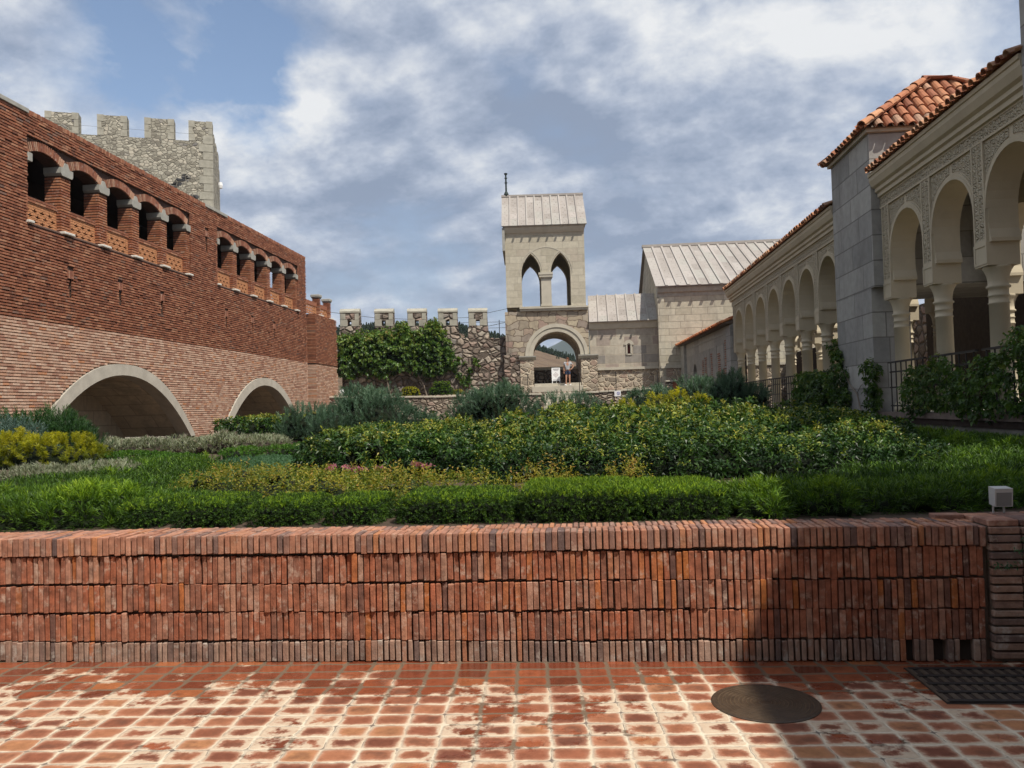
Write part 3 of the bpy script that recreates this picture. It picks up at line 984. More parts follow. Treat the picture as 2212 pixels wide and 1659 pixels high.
def brick_zone(z0, z1, course, length, gap, mat, name, y0=LY0, y1=LY1, x=XL, rough=.004, parent=bb, excl=True, prot=.03):
    cs, hs = [], []
    zz_ = z0
    i = 0
    while zz_ < z1 - 1e-6:
        yy_ = y0 - rng.uniform(0, length)
        ly = []
        while yy_ < y1:
            l_ = length * rng.uniform(.82, 1.15) * (.5 if rng.uniform() < .12 else 1)
            ly.append((max(yy_, y0), min(yy_ + l_ - .010, y1)))
            yy_ += l_
        for a, b in ly:
            if b - a < .02:
                continue
            m_ = (a + b) / 2
            segs = [(a, b)]
            if excl:
                for ra, rb in rec:
                    if zs - .03 < zz_ + course / 2 < zr0 + .02:
                        segs = [s_ for (p, q) in segs for s_ in ((p, min(q, ra)), (max(p, rb), q)) if s_[1] - s_[0] > .02]
                for ys, za_, zb_ in slits:
                    if za_ - .02 < zz_ + course / 2 < zb_ + .34:
                        w_ = .085 if zz_ + course / 2 < zb_ else .16
                        segs = [s_ for (p, q) in segs for s_ in ((p, min(q, ys - w_)), (max(p, ys + w_), q)) if s_[1] - s_[0] > .02]
            for p, q in segs:
                mm_ = (p + q) / 2
                if excl and (in_poly_arch(np.array([mm_, p + .03, q - .03]), zz_ + course / 2, V1o).any() or in_poly_arch(np.array([mm_, p + .03, q - .03]), zz_ + course / 2, V2o).any()):
                    # trim to the arch edge
                    if q - p > .12:
                        h2 = (p + q) / 2
                        for p2, q2 in ((p, h2), (h2, q)):
                            e_ = np.array([p2, q2])
                            if not (in_poly_arch(e_, zz_ + course / 2, V1o).any() or in_poly_arch(e_, zz_ + course / 2, V2o).any()):
                                cs.append((x - prot / 2 + rng.normal(0, rough), (p2 + q2) / 2, zz_ + course / 2)); hs.append((prot / 2 + .02, (q2 - p2) / 2, (course - gap) / 2))
                    continue
                cs.append((x - prot / 2 + rng.normal(0, rough), mm_, zz_ + course / 2 + rng.normal(0, .002)))
                hs.append((prot / 2 + .02, (q - p) / 2, (course - gap) / 2 * rng.uniform(.93, 1.05)))
        zz_ += course
    b_ = MB().boxes(cs, hs)
    if name:
        b_.build(name, M[mat], parent)
    return b_


brick_zone(-.9, 2.77, .0835, .26, .026, 'brick_lower', 'pale_brickwork', prot=.028)
u = brick_zone(2.78, zt - .14, .0835, .24, .030, 'brick_upper', None, rough=.008, prot=.036)
u.build('red_brickwork', M['brick_upper'], bb)
# coping: bricks on edge and a few white slabs
runs = {}
for i in range(int((LY1 - LY0) / .075)):
    y_ = LY0 + (i + .5) * .075
    if y_ < 20.9 or 31.3 < y_ < 33.4:
        continue
    runs.setdefault(y_ > 32, MB()).boxes([(XL - .18, y_, zt - .06 + rng.normal(0, .006))], [(.21, .029, .065)])
each(runs.values(), 'coping_bricks', M['brick_upper'], bb)
for a, b in ((17.0, 18.3), (18.33, 19.6), (19.63, 20.85), (31.35, 32.05), (32.08, 32.7), (32.73, 33.35)):
    MB().cboxes([[XL - .17, (a + b) / 2, zt - .05]], [[.23, (b - a) / 2, .065]], .012).build('coping_slab', M['grey_stone'], bb)
MB().box(XL - .47, XL - 3.2, LY0, LY1, zt - .55, zt - .15).build('flat_roof', M['mortar_dark'], bb)
# slit lintels and dark slit backs
for ys, z0, z1 in slits:
    lb_ = MB()
    for i in range(5):
        lb_.cboxes([[XL - .01, ys + (i - 2) * .058, z1 + .13]], [[.03, .024, .12]], .004)
    lb_.build('slit_lintel', M['ring'], bb)
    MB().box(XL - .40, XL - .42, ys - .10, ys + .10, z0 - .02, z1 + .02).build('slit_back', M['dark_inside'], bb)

# arcade wall, set back in its recess
AX = XL - .05
SPR = zc1
for (ra, rb), ops in zip(rec, openings):
    hl = []
    for a, b in ops:
        c_ = (a + b) / 2
        hw = (b - a) / 2
        rise = za - SPR
        ar = np.stack([np.linspace(b, a, 13), SPR + (1 - (np.linspace(-1, 1, 13)) ** 2) * (rise + .05)], 1)
        hl.append(np.concatenate([[[a, zs + .02], [b, zs + .02]], ar]))
    MB().prism([rect(ra, rb, zs, zr0)] + hl, (AX - .03, 0, 0), (0, 1, 0), (0, 0, 1), (-.42, 0, 0)).build('arcade_core', M['mortar_dark'], bb)
    # pier brickwork, wrapped round the front and the reveals
    edges = [ra] + [e for ab in ops for e in ab] + [rb]
    for i in range(0, len(edges), 2):
        p, q = edges[i], edges[i + 1]
        if q - p < .06:
            continue
        pb = MB()
        zz_ = zs + .03
        k = 0
        while zz_ < zc0 - .04:
            ex = .012
            halves = [(p - ex, q + ex)] if k % 2 == 0 or q - p < .25 else [(p - ex, (p + q) / 2 - .006), ((p + q) / 2 + .006, q + ex)]
            for a, b in halves:
                pb.boxes([[AX - .11 + rng.normal(0, .004), (a + b) / 2, zz_ + .027]], [[.125, (b - a) / 2, .027]])
            pb.boxes([[AX - .36, (p + q) / 2, zz_ + .027]], [[.12, (q - p) / 2 + ex, .027]])
            zz_ += .0835
            k += 1
        pb.build('pier_brickwork', M['brick_pier'], bb)
    # arch rings of bricks on edge + spandrel courses
    for a, b in ops:
        rg = MB()
        hw = (b - a) / 2
        c_ = (a + b) / 2
        n = 22
        for i in range(n):
            t_ = (i + .5) / n * 2 - 1
            yy_ = c_ + t_ * (hw + .07)
            zz_ = SPR + (1 - min(1, abs(t_ * (hw + .07) / hw)) ** 2) * (za - SPR + .05)
            an = t_ * .42
            ca, sa = math.cos(an), math.sin(an)
            rot = np.array([[[1, 0, 0], [0, ca, sa], [0, -sa, ca]]])
            cz_ = np.array([AX - .08, yy_ + sa * .13, zz_ + ca * .13 - .0])
            rg.boxes([cz_], [[.12, .0235, .125]], rot)
        rg.build('arch_ring', M['ring'], bb)
    for a, b in ops:
        # stone capital on the far side of each opening
        far = b
        nxt = [o[0] for o in ops if o[0] > b]
        e_ = nxt[0] if nxt else rb
        cap_ = MB().prism([np.array([[far - .07, zc0 + .07], [far - .02, zc0], [e_ + (.02 if nxt else 0), zc0], [e_ + (.07 if nxt else 0), zc0 + .07], [e_ + (.07 if nxt else 0), zc1], [far - .07, zc1]])],
                          (AX + .075, 0, 0), (0, 1, 0), (0, 0, 1), (-.55, 0, 0))
        if nxt:
            cap_.prism([np.array([[far + .05, zc1 - .005], [e_ - .05, zc1 - .005], [(far + e_) / 2 + .06, zc1 + .17], [(far + e_) / 2 - .06, zc1 + .17]])], (AX + .055, 0, 0), (0, 1, 0), (0, 0, 1), (-.1, 0, 0))
        cap_.build('capital', M['grey_stone'], bb)
        MB().cboxes([[AX + .04, (far + e_) / 2, zs + .03]], [[.12, (e_ - far) / 2 + .03, .042]], .02).build('base_stone', M['white_stone'], bb)
    a0 = ops[0][0]
    MB().cboxes([[AX + .0, a0 + .04, (zc0 + zc1) / 2]], [[.09, .09, .12]], .01).build('capital', M['grey_stone'], bb)
    MB().cboxes([[AX + .04, a0 + .0, zs + .03]], [[.12, .11, .042]], .02).build('base_stone', M['white_stone'], bb)
    # ledge under the recess
    MB().prism([np.array([[XL - .005, zs + .0], [AX - .02, zs + .06], [AX - .02, zs - .02], [XL - .005, zs - .02]])], (0, ra, 0), (1, 0, 0), (0, 0, 1), (0, rb - ra, 0)).build('ledge', M['mortar_dark'], bb)

# pierced parapet panels
CELL = .062


def lattice_grid(ncol, nrow):
    solid = np.ones((ncol, nrow), bool)
    k = 0
    for jr in range(2, nrow - 2, 4):
        for ic in range(2 if k % 2 == 0 else 4, ncol - 1, 5):
            solid[ic, jr - 1:jr + 2] = False
            solid[ic - 1:ic + 2, jr] = False
        k += 1
    return solid


def lattice_panel(y0, y1, z0, z1, x, th=.028):
    nc, nr = max(6, int((y1 - y0) / CELL)), max(4, int((z1 - z0) / .037))
    so_ = lattice_grid(nc, nr)
    cy_, cz_ = (y1 - y0) / nc, (z1 - z0) / nr
    mb_ = MB()
    for j in range(nr):
        i = 0
        while i < nc:
            if so_[i, j]:
                k = i
                while k < nc and so_[k, j]:
                    k += 1
                mb_.box(x - th, x + (.006 if j % 2 else 0), y0 + i * cy_, y0 + k * cy_, z0 + j * cz_, z0 + (j + 1) * cz_ - .005)
                i = k
            else:
                i += 1
    return mb_


pan_z0, pan_z1 = zs + .05, 6.09
for ops in openings:
    for a, b in ops:
        lattice_panel(a + .012, b - .012, pan_z0, pan_z1, AX - .13).build('pierced_parapet', M['brick_lattice'], bb)
for ops in openings:
    for a, b in ops:
        cs, hs = [], []
        for r_ in range(2):
            yy_ = a + .01
            while yy_ < b - .03:
                l_ = min(.24 * rng.uniform(.8, 1.1), b - .01 - yy_)
                cs.append((AX - .17, yy_ + l_ / 2, pan_z1 + .03 + r_ * .075)); hs.append((.075, l_ / 2 - .006, .029))
                yy_ += l_
        MB().boxes(cs, hs).build('parapet_top_courses', M['brick_upper'], bb)
        MB().box(AX - .235, AX - .11, a, b, pan_z1, zp).build('parapet_core', M['mortar_dark'], bb)
# gallery behind the arcade: floor, ceiling, back wall with a doorway in the end wall
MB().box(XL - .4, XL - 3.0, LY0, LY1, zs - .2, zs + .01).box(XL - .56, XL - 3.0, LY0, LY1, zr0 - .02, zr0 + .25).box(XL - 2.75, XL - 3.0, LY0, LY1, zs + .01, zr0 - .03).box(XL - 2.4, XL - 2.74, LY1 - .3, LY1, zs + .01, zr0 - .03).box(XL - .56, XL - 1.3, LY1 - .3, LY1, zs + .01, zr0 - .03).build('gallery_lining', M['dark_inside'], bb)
# concrete vault rings and barrels
for Vo, Vi in ((V1o, V1i), (V2o, V2i)):
    lp = np.concatenate([Vo, Vi[::-1]])
    MB().prism([lp], (XL + .05, 0, 0), (0, 1, 0), (0, 0, 1), (-.5, 0, 0)).build('vault_ring', M['concrete'], bb)
    lp = np.concatenate([Vi + np.array([0, .02]), (Vi + np.array([0, .3]))[::-1]])
    MB().prism([lp], (XL - .4, 0, 0), (0, 1, 0), (0, 0, 1), (-2.9, 0, 0)).box(XL - 2.6, XL - 2.72, Vi[0][0], Vi[-1][0], -1.0, 1.8).build('vault_barrel', M['vault'], bb)
    b = MB().prism([np.array([[Vi[0][0] + .05, -.95], [Vi[0][0] + 2.4, -.95], [Vi[0][0] + 2.1, -.1], [Vi[0][0] + 1.5, .5], [Vi[0][0] + .9, .35]])], (XL - 2.35, 0, 0), (0, 1, 0), (0, 0, 1), (-.2, 0, 0))
    b.build('rubble_fill', M['field'], bb)
MB().box(XL - .02, XL + .18, 17.6, 18.0, 8.1, 8.22).build('wall_lamp', M['white'], bb)

# brick buttress with its roofless parapet
bt = root('brick_buttress', (-15.2, 45.6, -.8), 'square brick buttress with pierced parapet at the far end of the brick building', 'buttress')
BX, BY0, BY1, BZ = -14.69, 43.75, 47.5, 5.52
MB().box(BX - .03, BX - 3.2, BY0 + .05, BY1, -1.2, 2.69).build('lower_wall_core', M['mortar_pale'], bt)
MB().box(BX - .03, BX - 3.2, BY0 + .05, BY1, 2.693, BZ - .03).build('wall_core', M['mortar_dark'], bt)
lo_b = MB()
up_b = MB()
for z0, z1, mb_, crs in ((-.9, 2.7, lo_b, .0835), (2.7, BZ - .02, up_b, .0835)):
    zz_ = z0
    while zz_ < z1:
        yy_ = BY0
        while yy_ < BY1:
            l_ = .25 * rng.uniform(.85, 1.12)
            mb_.boxes([[BX - .015, yy_ + l_ / 2, zz_ + .03]], [[.03, l_ / 2 - .006, .0275]])
            yy_ += l_
        mb_.boxes([[BX - .45, BY0 + .04, zz_ + .03]], [[.455, .04, .0275]])
        zz_ += crs
lo_b.build('pale_brickwork', M['brick_lower'], bt)
up_b.build('red_brickwork', M['brick_upper'], bt)
lattice_panel(43.3, 45.05, BZ + .02, 6.05, XL - .05).build('pierced_parapet', M['brick_lattice'], bt)
lattice_panel(45.45, 47.0, BZ + .02, 6.05, XL - .05).build('pierced_parapet', M['brick_lattice'], bt)
for ya, yb in ((43.25, 45.1), (45.4, 47.0)):
    MB().box(XL - .16, XL - .02, ya, yb, 6.05, 6.28).build('parapet_top_courses', M['brick_upper'], bt)
for y_ in (45.25, 47.15):
    b = MB()
    zz_ = BZ + .01
    while zz_ < 6.55:
        b.boxes([[XL - .1, y_, zz_ + .03]], [[.19, .19, .0285]])
        zz_ += .0835
    b.build('parapet_pier', M['brick_upper'], bt)
    MB().cboxes([[XL - .1, y_, 6.70]], [[.26, .26, .075]], .02).cboxes([[XL - .1, y_, 6.60]], [[.22, .22, .04]], .01).build('pier_cap', M['grey_stone'], bt)
    MB().cboxes([[XL + .10, y_, BZ + .035]], [[.16, .27, .05]], .015).build('base_stone', M['white_stone'], bt)

# ------------------------------------------------------------------ castle tower behind
ct = root('castle_tower', (-33, 60, -2), 'pale rubble castle tower with battlements rising behind the brick building', 'tower')
P0 = np.array([-28.0, 60.0]); P1 = np.array([-44.5, 53.6])
d_ = P1 - P0
Lf = np.linalg.norm(d_)
d_ = d_ / Lf
nrm_ = np.array([d_[1], -d_[0]])
if nrm_[1] > 0:
    nrm_ = -nrm_
D3, N3 = np.array([d_[0], d_[1], 0]), np.array([nrm_[0], nrm_[1], 0])
O3 = np.array([P0[0], P0[1], 0])
back = -N3
ZP, ZM = 21.2, 22.75
q0, q1 = O3, O3 + D3 * Lf
q2, q3 = q1 + back * 8.0, q0 + back * 8.0


def quadprism(pts, z0, z1):
    return MB().prism([np.array([[p[0], p[1]] for p in pts])], (0, 0, z0), (1, 0, 0), (0, 1, 0), (0, 0, z1 - z0))


quadprism([q0, q1, q2, q3], -2, ZP).build('wall', M['castle'], ct)


def front_block(s0, s1, z0, z1, th, pr=0.):
    a = O3 + D3 * s0 - N3 * th
    pts = [O3 + D3 * s0 + N3 * pr, O3 + D3 * s1 + N3 * pr, O3 + D3 * s1 - N3 * th, O3 + D3 * s0 - N3 * th]
    return quadprism(pts, z0, z1)


for s0, s1 in ((0.0, 1.72), (2.75, 4.85), (6.05, 8.1), (9.35, 11.6), (12.9, 15.2), (16.0, 17.6)):
    m_ = front_block(s0, s1, ZP, ZM, .9)
    m_.build('merlon', M['castle'], ct)
    e2 = (MB(), MB())
    zz_ = ZP + .02
    k = 0
    while zz_ < ZM - .2:
        w_ = .5 if k % 2 else .75
        for e, (sa, sb_) in zip(e2, ((s0, s0 + w_ * .6), (s1 - w_ * .6, s1))):
            a, bq = O3 + D3 * sa + N3 * .03, O3 + D3 * sb_ + N3 * .03
            e.prism([np.array([[a[0], a[1]], [bq[0], bq[1]], [bq[0] - N3[0] * .3, bq[1] - N3[1] * .3], [a[0] - N3[0] * .3, a[1] - N3[1] * .3]])], (0, 0, zz_), (1, 0, 0), (0, 1, 0), (0, 0, .5))
        zz_ += .53
        k += 1
    each(e2, 'merlon_quoins', M['quoin'], ct)
for s0 in (1.2, 3.4, 5.6):
    p_ = [O3 + back * s0 + np.array([.02, 0, 0]), O3 + back * (s0 + 1.3) + np.array([.02, 0, 0]), O3 + back * (s0 + 1.3) - np.array([.9, 0, 0]), O3 + back * s0 - np.array([.9, 0, 0])]
    quadprism(p_, ZP, ZM - .55).build('merlon', M['castle'], ct)
e = MB()
zz_ = 8.
k = 0
while zz_ < ZP:
    w_ = .7 if k % 2 else 1.0
    a = O3 + N3 * .04 + np.array([.02, 0, 0]); bq = O3 + D3 * w_ + N3 * .04
    e.prism([np.array([[a[0], a[1]], [bq[0], bq[1]], [bq[0], bq[1] + .3], [a[0] - .12, a[1] + .3]])], (0, 0, zz_), (1, 0, 0), (0, 1, 0), (0, 0, .58))
    zz_ += .62
    k += 1
e.build('corner_quoins', M['quoin'], ct)
for q in range(17):
    s_ = 1.05 + 3.6 * ((q * .381) % 1)
    z_ = 16.5 + 2.1 * ((q * .618 + .13) % 1) * (1 - .12 * s_)
    w_, h_ = rng.uniform(.4, .75), rng.uniform(.28, .42)
    a = O3 + D3 * s_ + N3 * .03
    MB().prism([np.array([[0.06, 0.], [w_ * .9, .04], [w_, h_ * .5], [w_ * .85, h_], [.1, h_ * .92], [0, h_ * .4]])], a + np.array([0, 0, z_]), D3, (0, 0, 1), -N3 * .12).build('black_stone', M['castle_dark'], ct)
lm = MB().lathe([(.0, 0), (.16, .02), (.2, .25), (.16, .5), (0, .55)], O3 + back * 5 + np.array([.25, 0, 18.9]), 10)
lm.build('floodlight', M['white'], ct)
MB().tube([O3 + D3 * 14 + np.array([0, .3, ZP + .8]), O3 + D3 * 7 + np.array([0, .3, ZP + .72]), O3 + D3 * 0 + np.array([0, .3, ZP + .6])], .008, 5).build('cable', M['iron'], ct)
# ------------------------------------------------------------------ right-hand arcaded gallery
GX = 6.5
ZB0, ZB1, ZSP, ZAP, ZPN, ZFR = 2.06, 2.43, 2.97, 3.76, 4.05, 4.28


def tile_rows(mb, o, e, s, ncol, nrow, pitch, rowlen, r=.085, drop=.018):
    """half-round cover tiles: o origin, e unit vector along the eave, s unit vector up the slope"""
    o, e, s = np.asarray(o, float), np.asarray(e, float), np.asarray(s, float)
    nv = np.cross(e, s)
    if nv[2] < 0:
        nv = -nv
    a = np.linspace(0, np.pi, 7)
    for c in range(ncol):
        for k in range(nrow):
            b0 = o + e * ((c + .5) * pitch + rng.normal(0, .006)) + s * (k * rowlen - (.05 if k == 0 else .03) + rng.normal(0, .012)) + nv * (.02 + (drop if k else 0))
            b1 = b0 + s * (rowlen + .05) - nv * drop
            r0, r1 = r * rng.uniform(.96, 1.06), r * .84
            ring = []
            for (bb_, rr) in ((b0, r0), (b1, r1), (b0, r0 - .017), (b1, r1 - .017)):
                ring.append(bb_ + np.cos(a)[:, None] * e * rr + np.sin(a)[:, None] * nv * rr)
            v = np.concatenate(ring)
            i = np.arange(6)
            f = [np.stack([i, i + 1, i + 8, i + 7], 1), np.stack([i + 14, i + 21, i + 22, i + 15], 1), np.stack([i, i + 14, i + 15, i + 1], 1), [[0, 7, 21, 14]], [[6, 20, 27, 13]]]
            mb.add(v, f)
    # channel tiles between
    for c in range(ncol + 1):
        cc = o + e * c * pitch
        L_ = nrow * rowlen
        v = []
        for t_ in (0., L_):
            for an in np.linspace(np.pi, 2 * np.pi, 5):
                v.append(cc + s * t_ + e * math.cos(an) * r * .8 + nv * (math.sin(an) * r * .45 + .03))
        i = np.arange(4)
        mb.add(v, [np.stack([i, i + 1, i + 6, i + 5], 1)])


def arch_wall(x0, th, b_far, ynear, yend, side=-1, deco=True):
    """wall with stilted arches; b_far = far edges of the impost blocks (ascending y). returns MBs"""
    pts = [[ynear, ZFR + .45], [ynear, ZB1]]
    ops = []
    blocks = [(b - .42, b) for b in b_far]
    for (a0, a1), (c0, c1) in zip(blocks[:-1], blocks[1:]):
        ops.append((a1, c0))
    for i, (a, b) in enumerate(ops):
        yc, hw = (a + b) / 2, (b - a) / 2
        pts += [[a + .07, ZB1], [a + .07, ZB1 + .06], [a + .045, ZB1 + .13], [a + .012, ZB1 + .21], [a + .005, ZB1 + .30]]
        pts += arc(yc, ZSP, hw - .005, 180, 0, 19).tolist()
        pts += [[b - .005, ZB1 + .30], [b - .012, ZB1 + .21], [b - .045, ZB1 + .13], [b - .07, ZB1 + .06], [b - .07, ZB1]]
    pts += [[yend, ZB1], [yend, ZFR + .45]]
    # stretch arches vertically to the wanted apex
    P_ = np.array(pts)
    hi = (P_[:, 1] > ZSP) & (P_[:, 1] < ZFR)
    P_[hi, 1] = ZSP + (P_[hi, 1] - ZSP) * (ZAP - ZSP) / .8
    wall = MB().prism([P_], (x0 + .04, 0, 0), (0, 1, 0), (0, 0, 1), (th - .04, 0, 0))
    ring, spand, pil, trims, frz, frt = [], [], [], [], MB(), MB()
    if deco:
        for a, b in ops:
            rg_ = MB()
            ring.append(rg_)
            yc, hw = (a + b) / 2, (b - a) / 2
            o_ = arc(yc, 0, hw + .10, 180, 0, 19)
            i_ = arc(yc, 0, hw - .004, 180, 0, 19)
            k = (ZAP - ZSP) / .8
            o_[:, 1] = ZSP + o_[:, 1] * k; i_[:, 1] = ZSP + i_[:, 1] * k
            rg_.prism([np.concatenate([o_, i_[::-1]])], (x0 + .012, 0, 0), (0, 1, 0), (0, 0, 1), (.03, 0, 0))
            o2 = arc(yc, 0, hw + .055, 180, 0, 19); o2[:, 1] = ZSP + o2[:, 1] * k
            rg_.prism([np.concatenate([o2, i_[::-1]])], (x0 + .002, 0, 0), (0, 1, 0), (0, 0, 1), (.012, 0, 0))
            for sg in (-1, 1):
                edge = yc + sg * (hw + .0)
                R_ = hw + .13
                th0 = math.degrees(math.acos(min(1, (hw) / R_)))
                aa = arc(yc, 0, R_, th0, 86, 10) if sg > 0 else arc(yc, 0, R_, 180 - th0, 94, 10)
                aa[:, 1] = ZSP + aa[:, 1] * k
                spand.append(MB().prism([np.concatenate([[[edge, ZPN - .035]], aa, [[aa[-1][0], ZPN - .035]]])], (x0 + .028, 0, 0), (0, 1, 0), (0, 0, 1), (.014, 0, 0)))
        for (a, b) in blocks:
            pil.append(MB().box(x0 + .004, x0 + .05, a + .055, (a + b) / 2 - .012, ZB1 + .06, ZPN).box(x0 + .004, x0 + .05, (a + b) / 2 + .012, b - .055, ZB1 + .06, ZPN))
            trim = MB()
            trims.append(trim)
            trim.box(x0 - .003, x0 + .05, a + .01, a + .055, ZB1 + .0, ZPN).box(x0 - .003, x0 + .05, b - .055, b - .01, ZB1, ZPN).box(x0 - .001, x0 + .05, (a + b) / 2 - .012, (a + b) / 2 + .012, ZB1 + .0, ZPN)
            trim.box(x0 - .002, x0 + .05, a + .0551, b - .0551, ZB1 + .0, ZB1 + .06)
        frz.box(x0 + .004, x0 + .05, ynear, yend, ZPN + .035, ZFR - .02)
        frt.box(x0 - .004, x0 + .05, ynear, yend, ZPN, ZPN + .035).box(x0 - .004, x0 + .05, ynear, yend, ZFR - .02, ZFR + .02)
    return wall, (ring, spand, pil, trims, frz, frt), blocks


COLPROF = [(.205, -.31), (.205, -.22), (.185, -.215), (.195, -.17), (.165, -.12), (.155, -.09), (.152, .02), (.145, 1.45), (.158, 1.455), (.158, 1.475), (.145, 1.48), (.144, 1.575), (.157, 1.58), (.157, 1.60), (.144, 1.605),
           (.147, 1.70), (.178, 1.715), (.178, 1.745), (.150, 1.765), (.152, 1.83), (.168, 1.92), (.20, 2.0), (.225, 2.035), (.225, ZB0)]


def make_column(parent, x, a, b, panel=True):
    y = (a + b) / 2
    c = MB().lathe(COLPROF, (x, y, 0), 16).build('column', M['gallery'], parent, smooth=True)
    k = MB().box(x - .25, x + .25, a, b, ZB0, ZB1)
    if panel:
        k.box(x - .262, x - .25, a + .0, a + .04, ZB0 + .03, ZB1).box(x - .262, x - .25, b - .04, b, ZB0 + .03, ZB1).box(x - .262, x - .25, a + .04, b - .04, ZB1 - .05, ZB1).box(x - .262, x - .25, a + .04, b - .04, ZB0 + .03, ZB0 + .06)
    k = k.build('impost_block', M['gallery'], parent)
    k.parent = c
    k.location = (0, 0, 0)
    return c


CORN = np.array([[.02, 0], [-.05, .02], [-.05, .10], [-.10, .13], [-.10, .20], [-.16, .24], [-.215, .36], [-.215, .44], [-.24, .45], [-.24, .52], [.62, .52], [.62, 0]])


def gallery(label, y0, y1, bfar, roof_far):
    g = root('arcaded_gallery', (7.7, (y0 + y1) / 2, -.31), label, 'gallery', 'arcaded galleries joined by stone towers')
    wall, (ring, spand, pil, trims, frz, frt), blocks = arch_wall(GX, .5, bfar, y0, y1)
    wall.build('arcade_wall', M['gallery'], g)
    each(ring, 'arch_moulding', M['gallery'], g)
    each(spand, 'carved_spandrel', M['carved'], g)
    each(pil, 'carved_pilaster', M['carved'], g)
    each(trims, 'pilaster_border', M['gallery'], g)
    frz.build('carved_frieze', M['carved'], g)
    frt.build('frieze_border', M['gallery'], g)
    for a, b in blocks:
        make_column(g, GX + .25, a, b)
    wi, _, bl = arch_wall(8.65, .45, bfar, y0, y1, deco=False)
    wi.build('inner_wall', M['gallery'], g)
    for a, b in bl:
        make_column(g, 8.87, a, b, False)
    MB().prism([CORN], (GX, y0, ZFR), (1, 0, 0), (0, 0, 1), (0, roof_far - y0, 0)).build('cornice', M['gallery'], g)
    MB().prism([np.array([[6.27, 4.805], [7.75, 5.33], [9.35, 4.77], [9.35, 4.73], [6.27, 4.735 + .066]])], (0, y0, 0), (1, 0, 0), (0, 0, 1), (0, roof_far - y0, 0)).box(7.0, 8.7, y0, y1, 4.60, 4.68).build('roof_deck', M['mortar_dark'], g)
    s1 = np.array([1.48, 0, .525]); s1 /= np.linalg.norm(s1)
    s2 = np.array([-1.6, 0, .56]); s2 /= np.linalg.norm(s2)
    t = MB()
    nc = int((roof_far - y0) / .205)
    tile_rows(t, (6.20, y0, 4.815), (0, 1, 0), s1, nc, 4, .205, .40)
    tile_rows(t, (9.40, y0, 4.78), (0, 1, 0), s2, nc, 4, .205, .42)
    t.build('tiled_roof', M['tile'], g)
    MB().box(GX + .05, 9.3, y0, y1, -.36, -.312).build('floor', M['pale_stone'], g)
    return g, blocks


g1, bl1 = gallery('nearer cream stone arcade with carved arches and ivy on its railing', 11.9, 18.0, [11.9, 13.92, 15.93, 17.95], 17.98)
g2, bl2 = gallery('farther cream stone arcade running away behind the grey stone pillar', 20.67, 35.55, [21.14 + 2.028 * k for k in range(8)], 35.75)


def pillar(label, x0, y0, y1, x1):
    p = root('stone_tower', ((x0 + x1) / 2, (y0 + y1) / 2, -.9), label, 'tower', 'square stone towers between the arcades')
    b = MB().box(x0, x1, y0, y1, 2.38, 5.72).box(x0 + .004, x0 + .80, y0 + .22, y1, -1.2, 2.375)
    b.build('wall', M['pillar_ashlar'], p)
    ov = .1
    MB().box(x0 - .07, x1 + .07, y0 - .07, y1 + .07, 5.724, 5.80).build('eaves_cornice', M['pale_stone'], p)
    ex0, ex1, ey0, ey1, ez = x0 - .14, x1 + .14, y0 - .14, y1 + .14, 5.80
    hy = (ey1 - ey0) / 2
    rz = ez + hy * .98
    A_, B_, C_, D_ = [ex0, ey0, ez], [ex1, ey0, ez], [ex1, ey1, ez], [ex0, ey1, ez]
    dx = hy * 1.30
    E1, E2 = [ex0 + dx, (ey0 + ey1) / 2, rz], [max(ex1 - dx, ex0 + dx + .05), (ey0 + ey1) / 2, rz]
    MB().add([A_, B_, C_, D_, E1, E2], [[[0, 1, 5, 4], [2, 3, 4, 5]], [[3, 0, 4], [1, 2, 5]], [[0, 3, 2, 1]]]).build('roof_deck', M['mortar_grey'], p)
    t = MB()
    for (o, e, apex, wdt) in ((A_, (1, 0, 0), (E1, E2), ex1 - ex0), (D_, (1, 0, 0), (E1, E2), ex1 - ex0), (A_, (0, 1, 0), (E1, E1), ey1 - ey0), (B_, (0, 1, 0), (E2, E2), ey1 - ey0)):
        o = np.array(o); e = np.array(e, float)
        top = np.array(apex[0])
        foot = o + e * np.dot(top - o, e)
        s = top - foot
        sl_ = np.linalg.norm(s)
        s = s / sl_
        l0 = np.dot(np.array(apex[0]) - o, e); l1 = np.dot(np.array(apex[1]) - o, e)
        pitch, rowlen = .215, .40
        nc = int(wdt / pitch)
        for c in range(nc):
            pos = (c + .5) * wdt / nc
            lim = sl_ * min(1, pos / max(l0, .01), (wdt - pos) / max(wdt - l1, .01))
            k = 0
            while k * rowlen < lim - .12:
                tile_rows(t, o + e * (pos - pitch / 2) + s * (k * rowlen), e, s, 1, 1, pitch, min(rowlen, lim - k * rowlen + .05), .098)
                k += 1
    for (a, bq) in ((A_, E1), (D_, E1), (B_, E2), (C_, E2), (E1, E2)):
        a, bq = np.array(a, float), np.array(bq, float)
        v = bq - a
        L_ = np.linalg.norm(v)
        v /= L_
        sd = np.cross(v, [0, 0, 1.])
        sd /= np.linalg.norm(sd)
        n = max(1, int(L_ / .36))
        for k in range(n):
            tile_rows(t, a + v * (k * L_ / n) + np.cross(sd, v) * .05 - sd * .11, sd, v, 1, 1, .22, L_ / n, .105)
    t.build('hipped_tile_roof', M['tile'], p)
    return p


pillar('grey square stone tower with a hipped orange tile roof between the two arcades', 6.32, 18.0, 20.65, 10.4)
pillar('stone tower showing only one bare edge beyond the last carved arch', 6.30, 8.9, 11.88, 10.4)

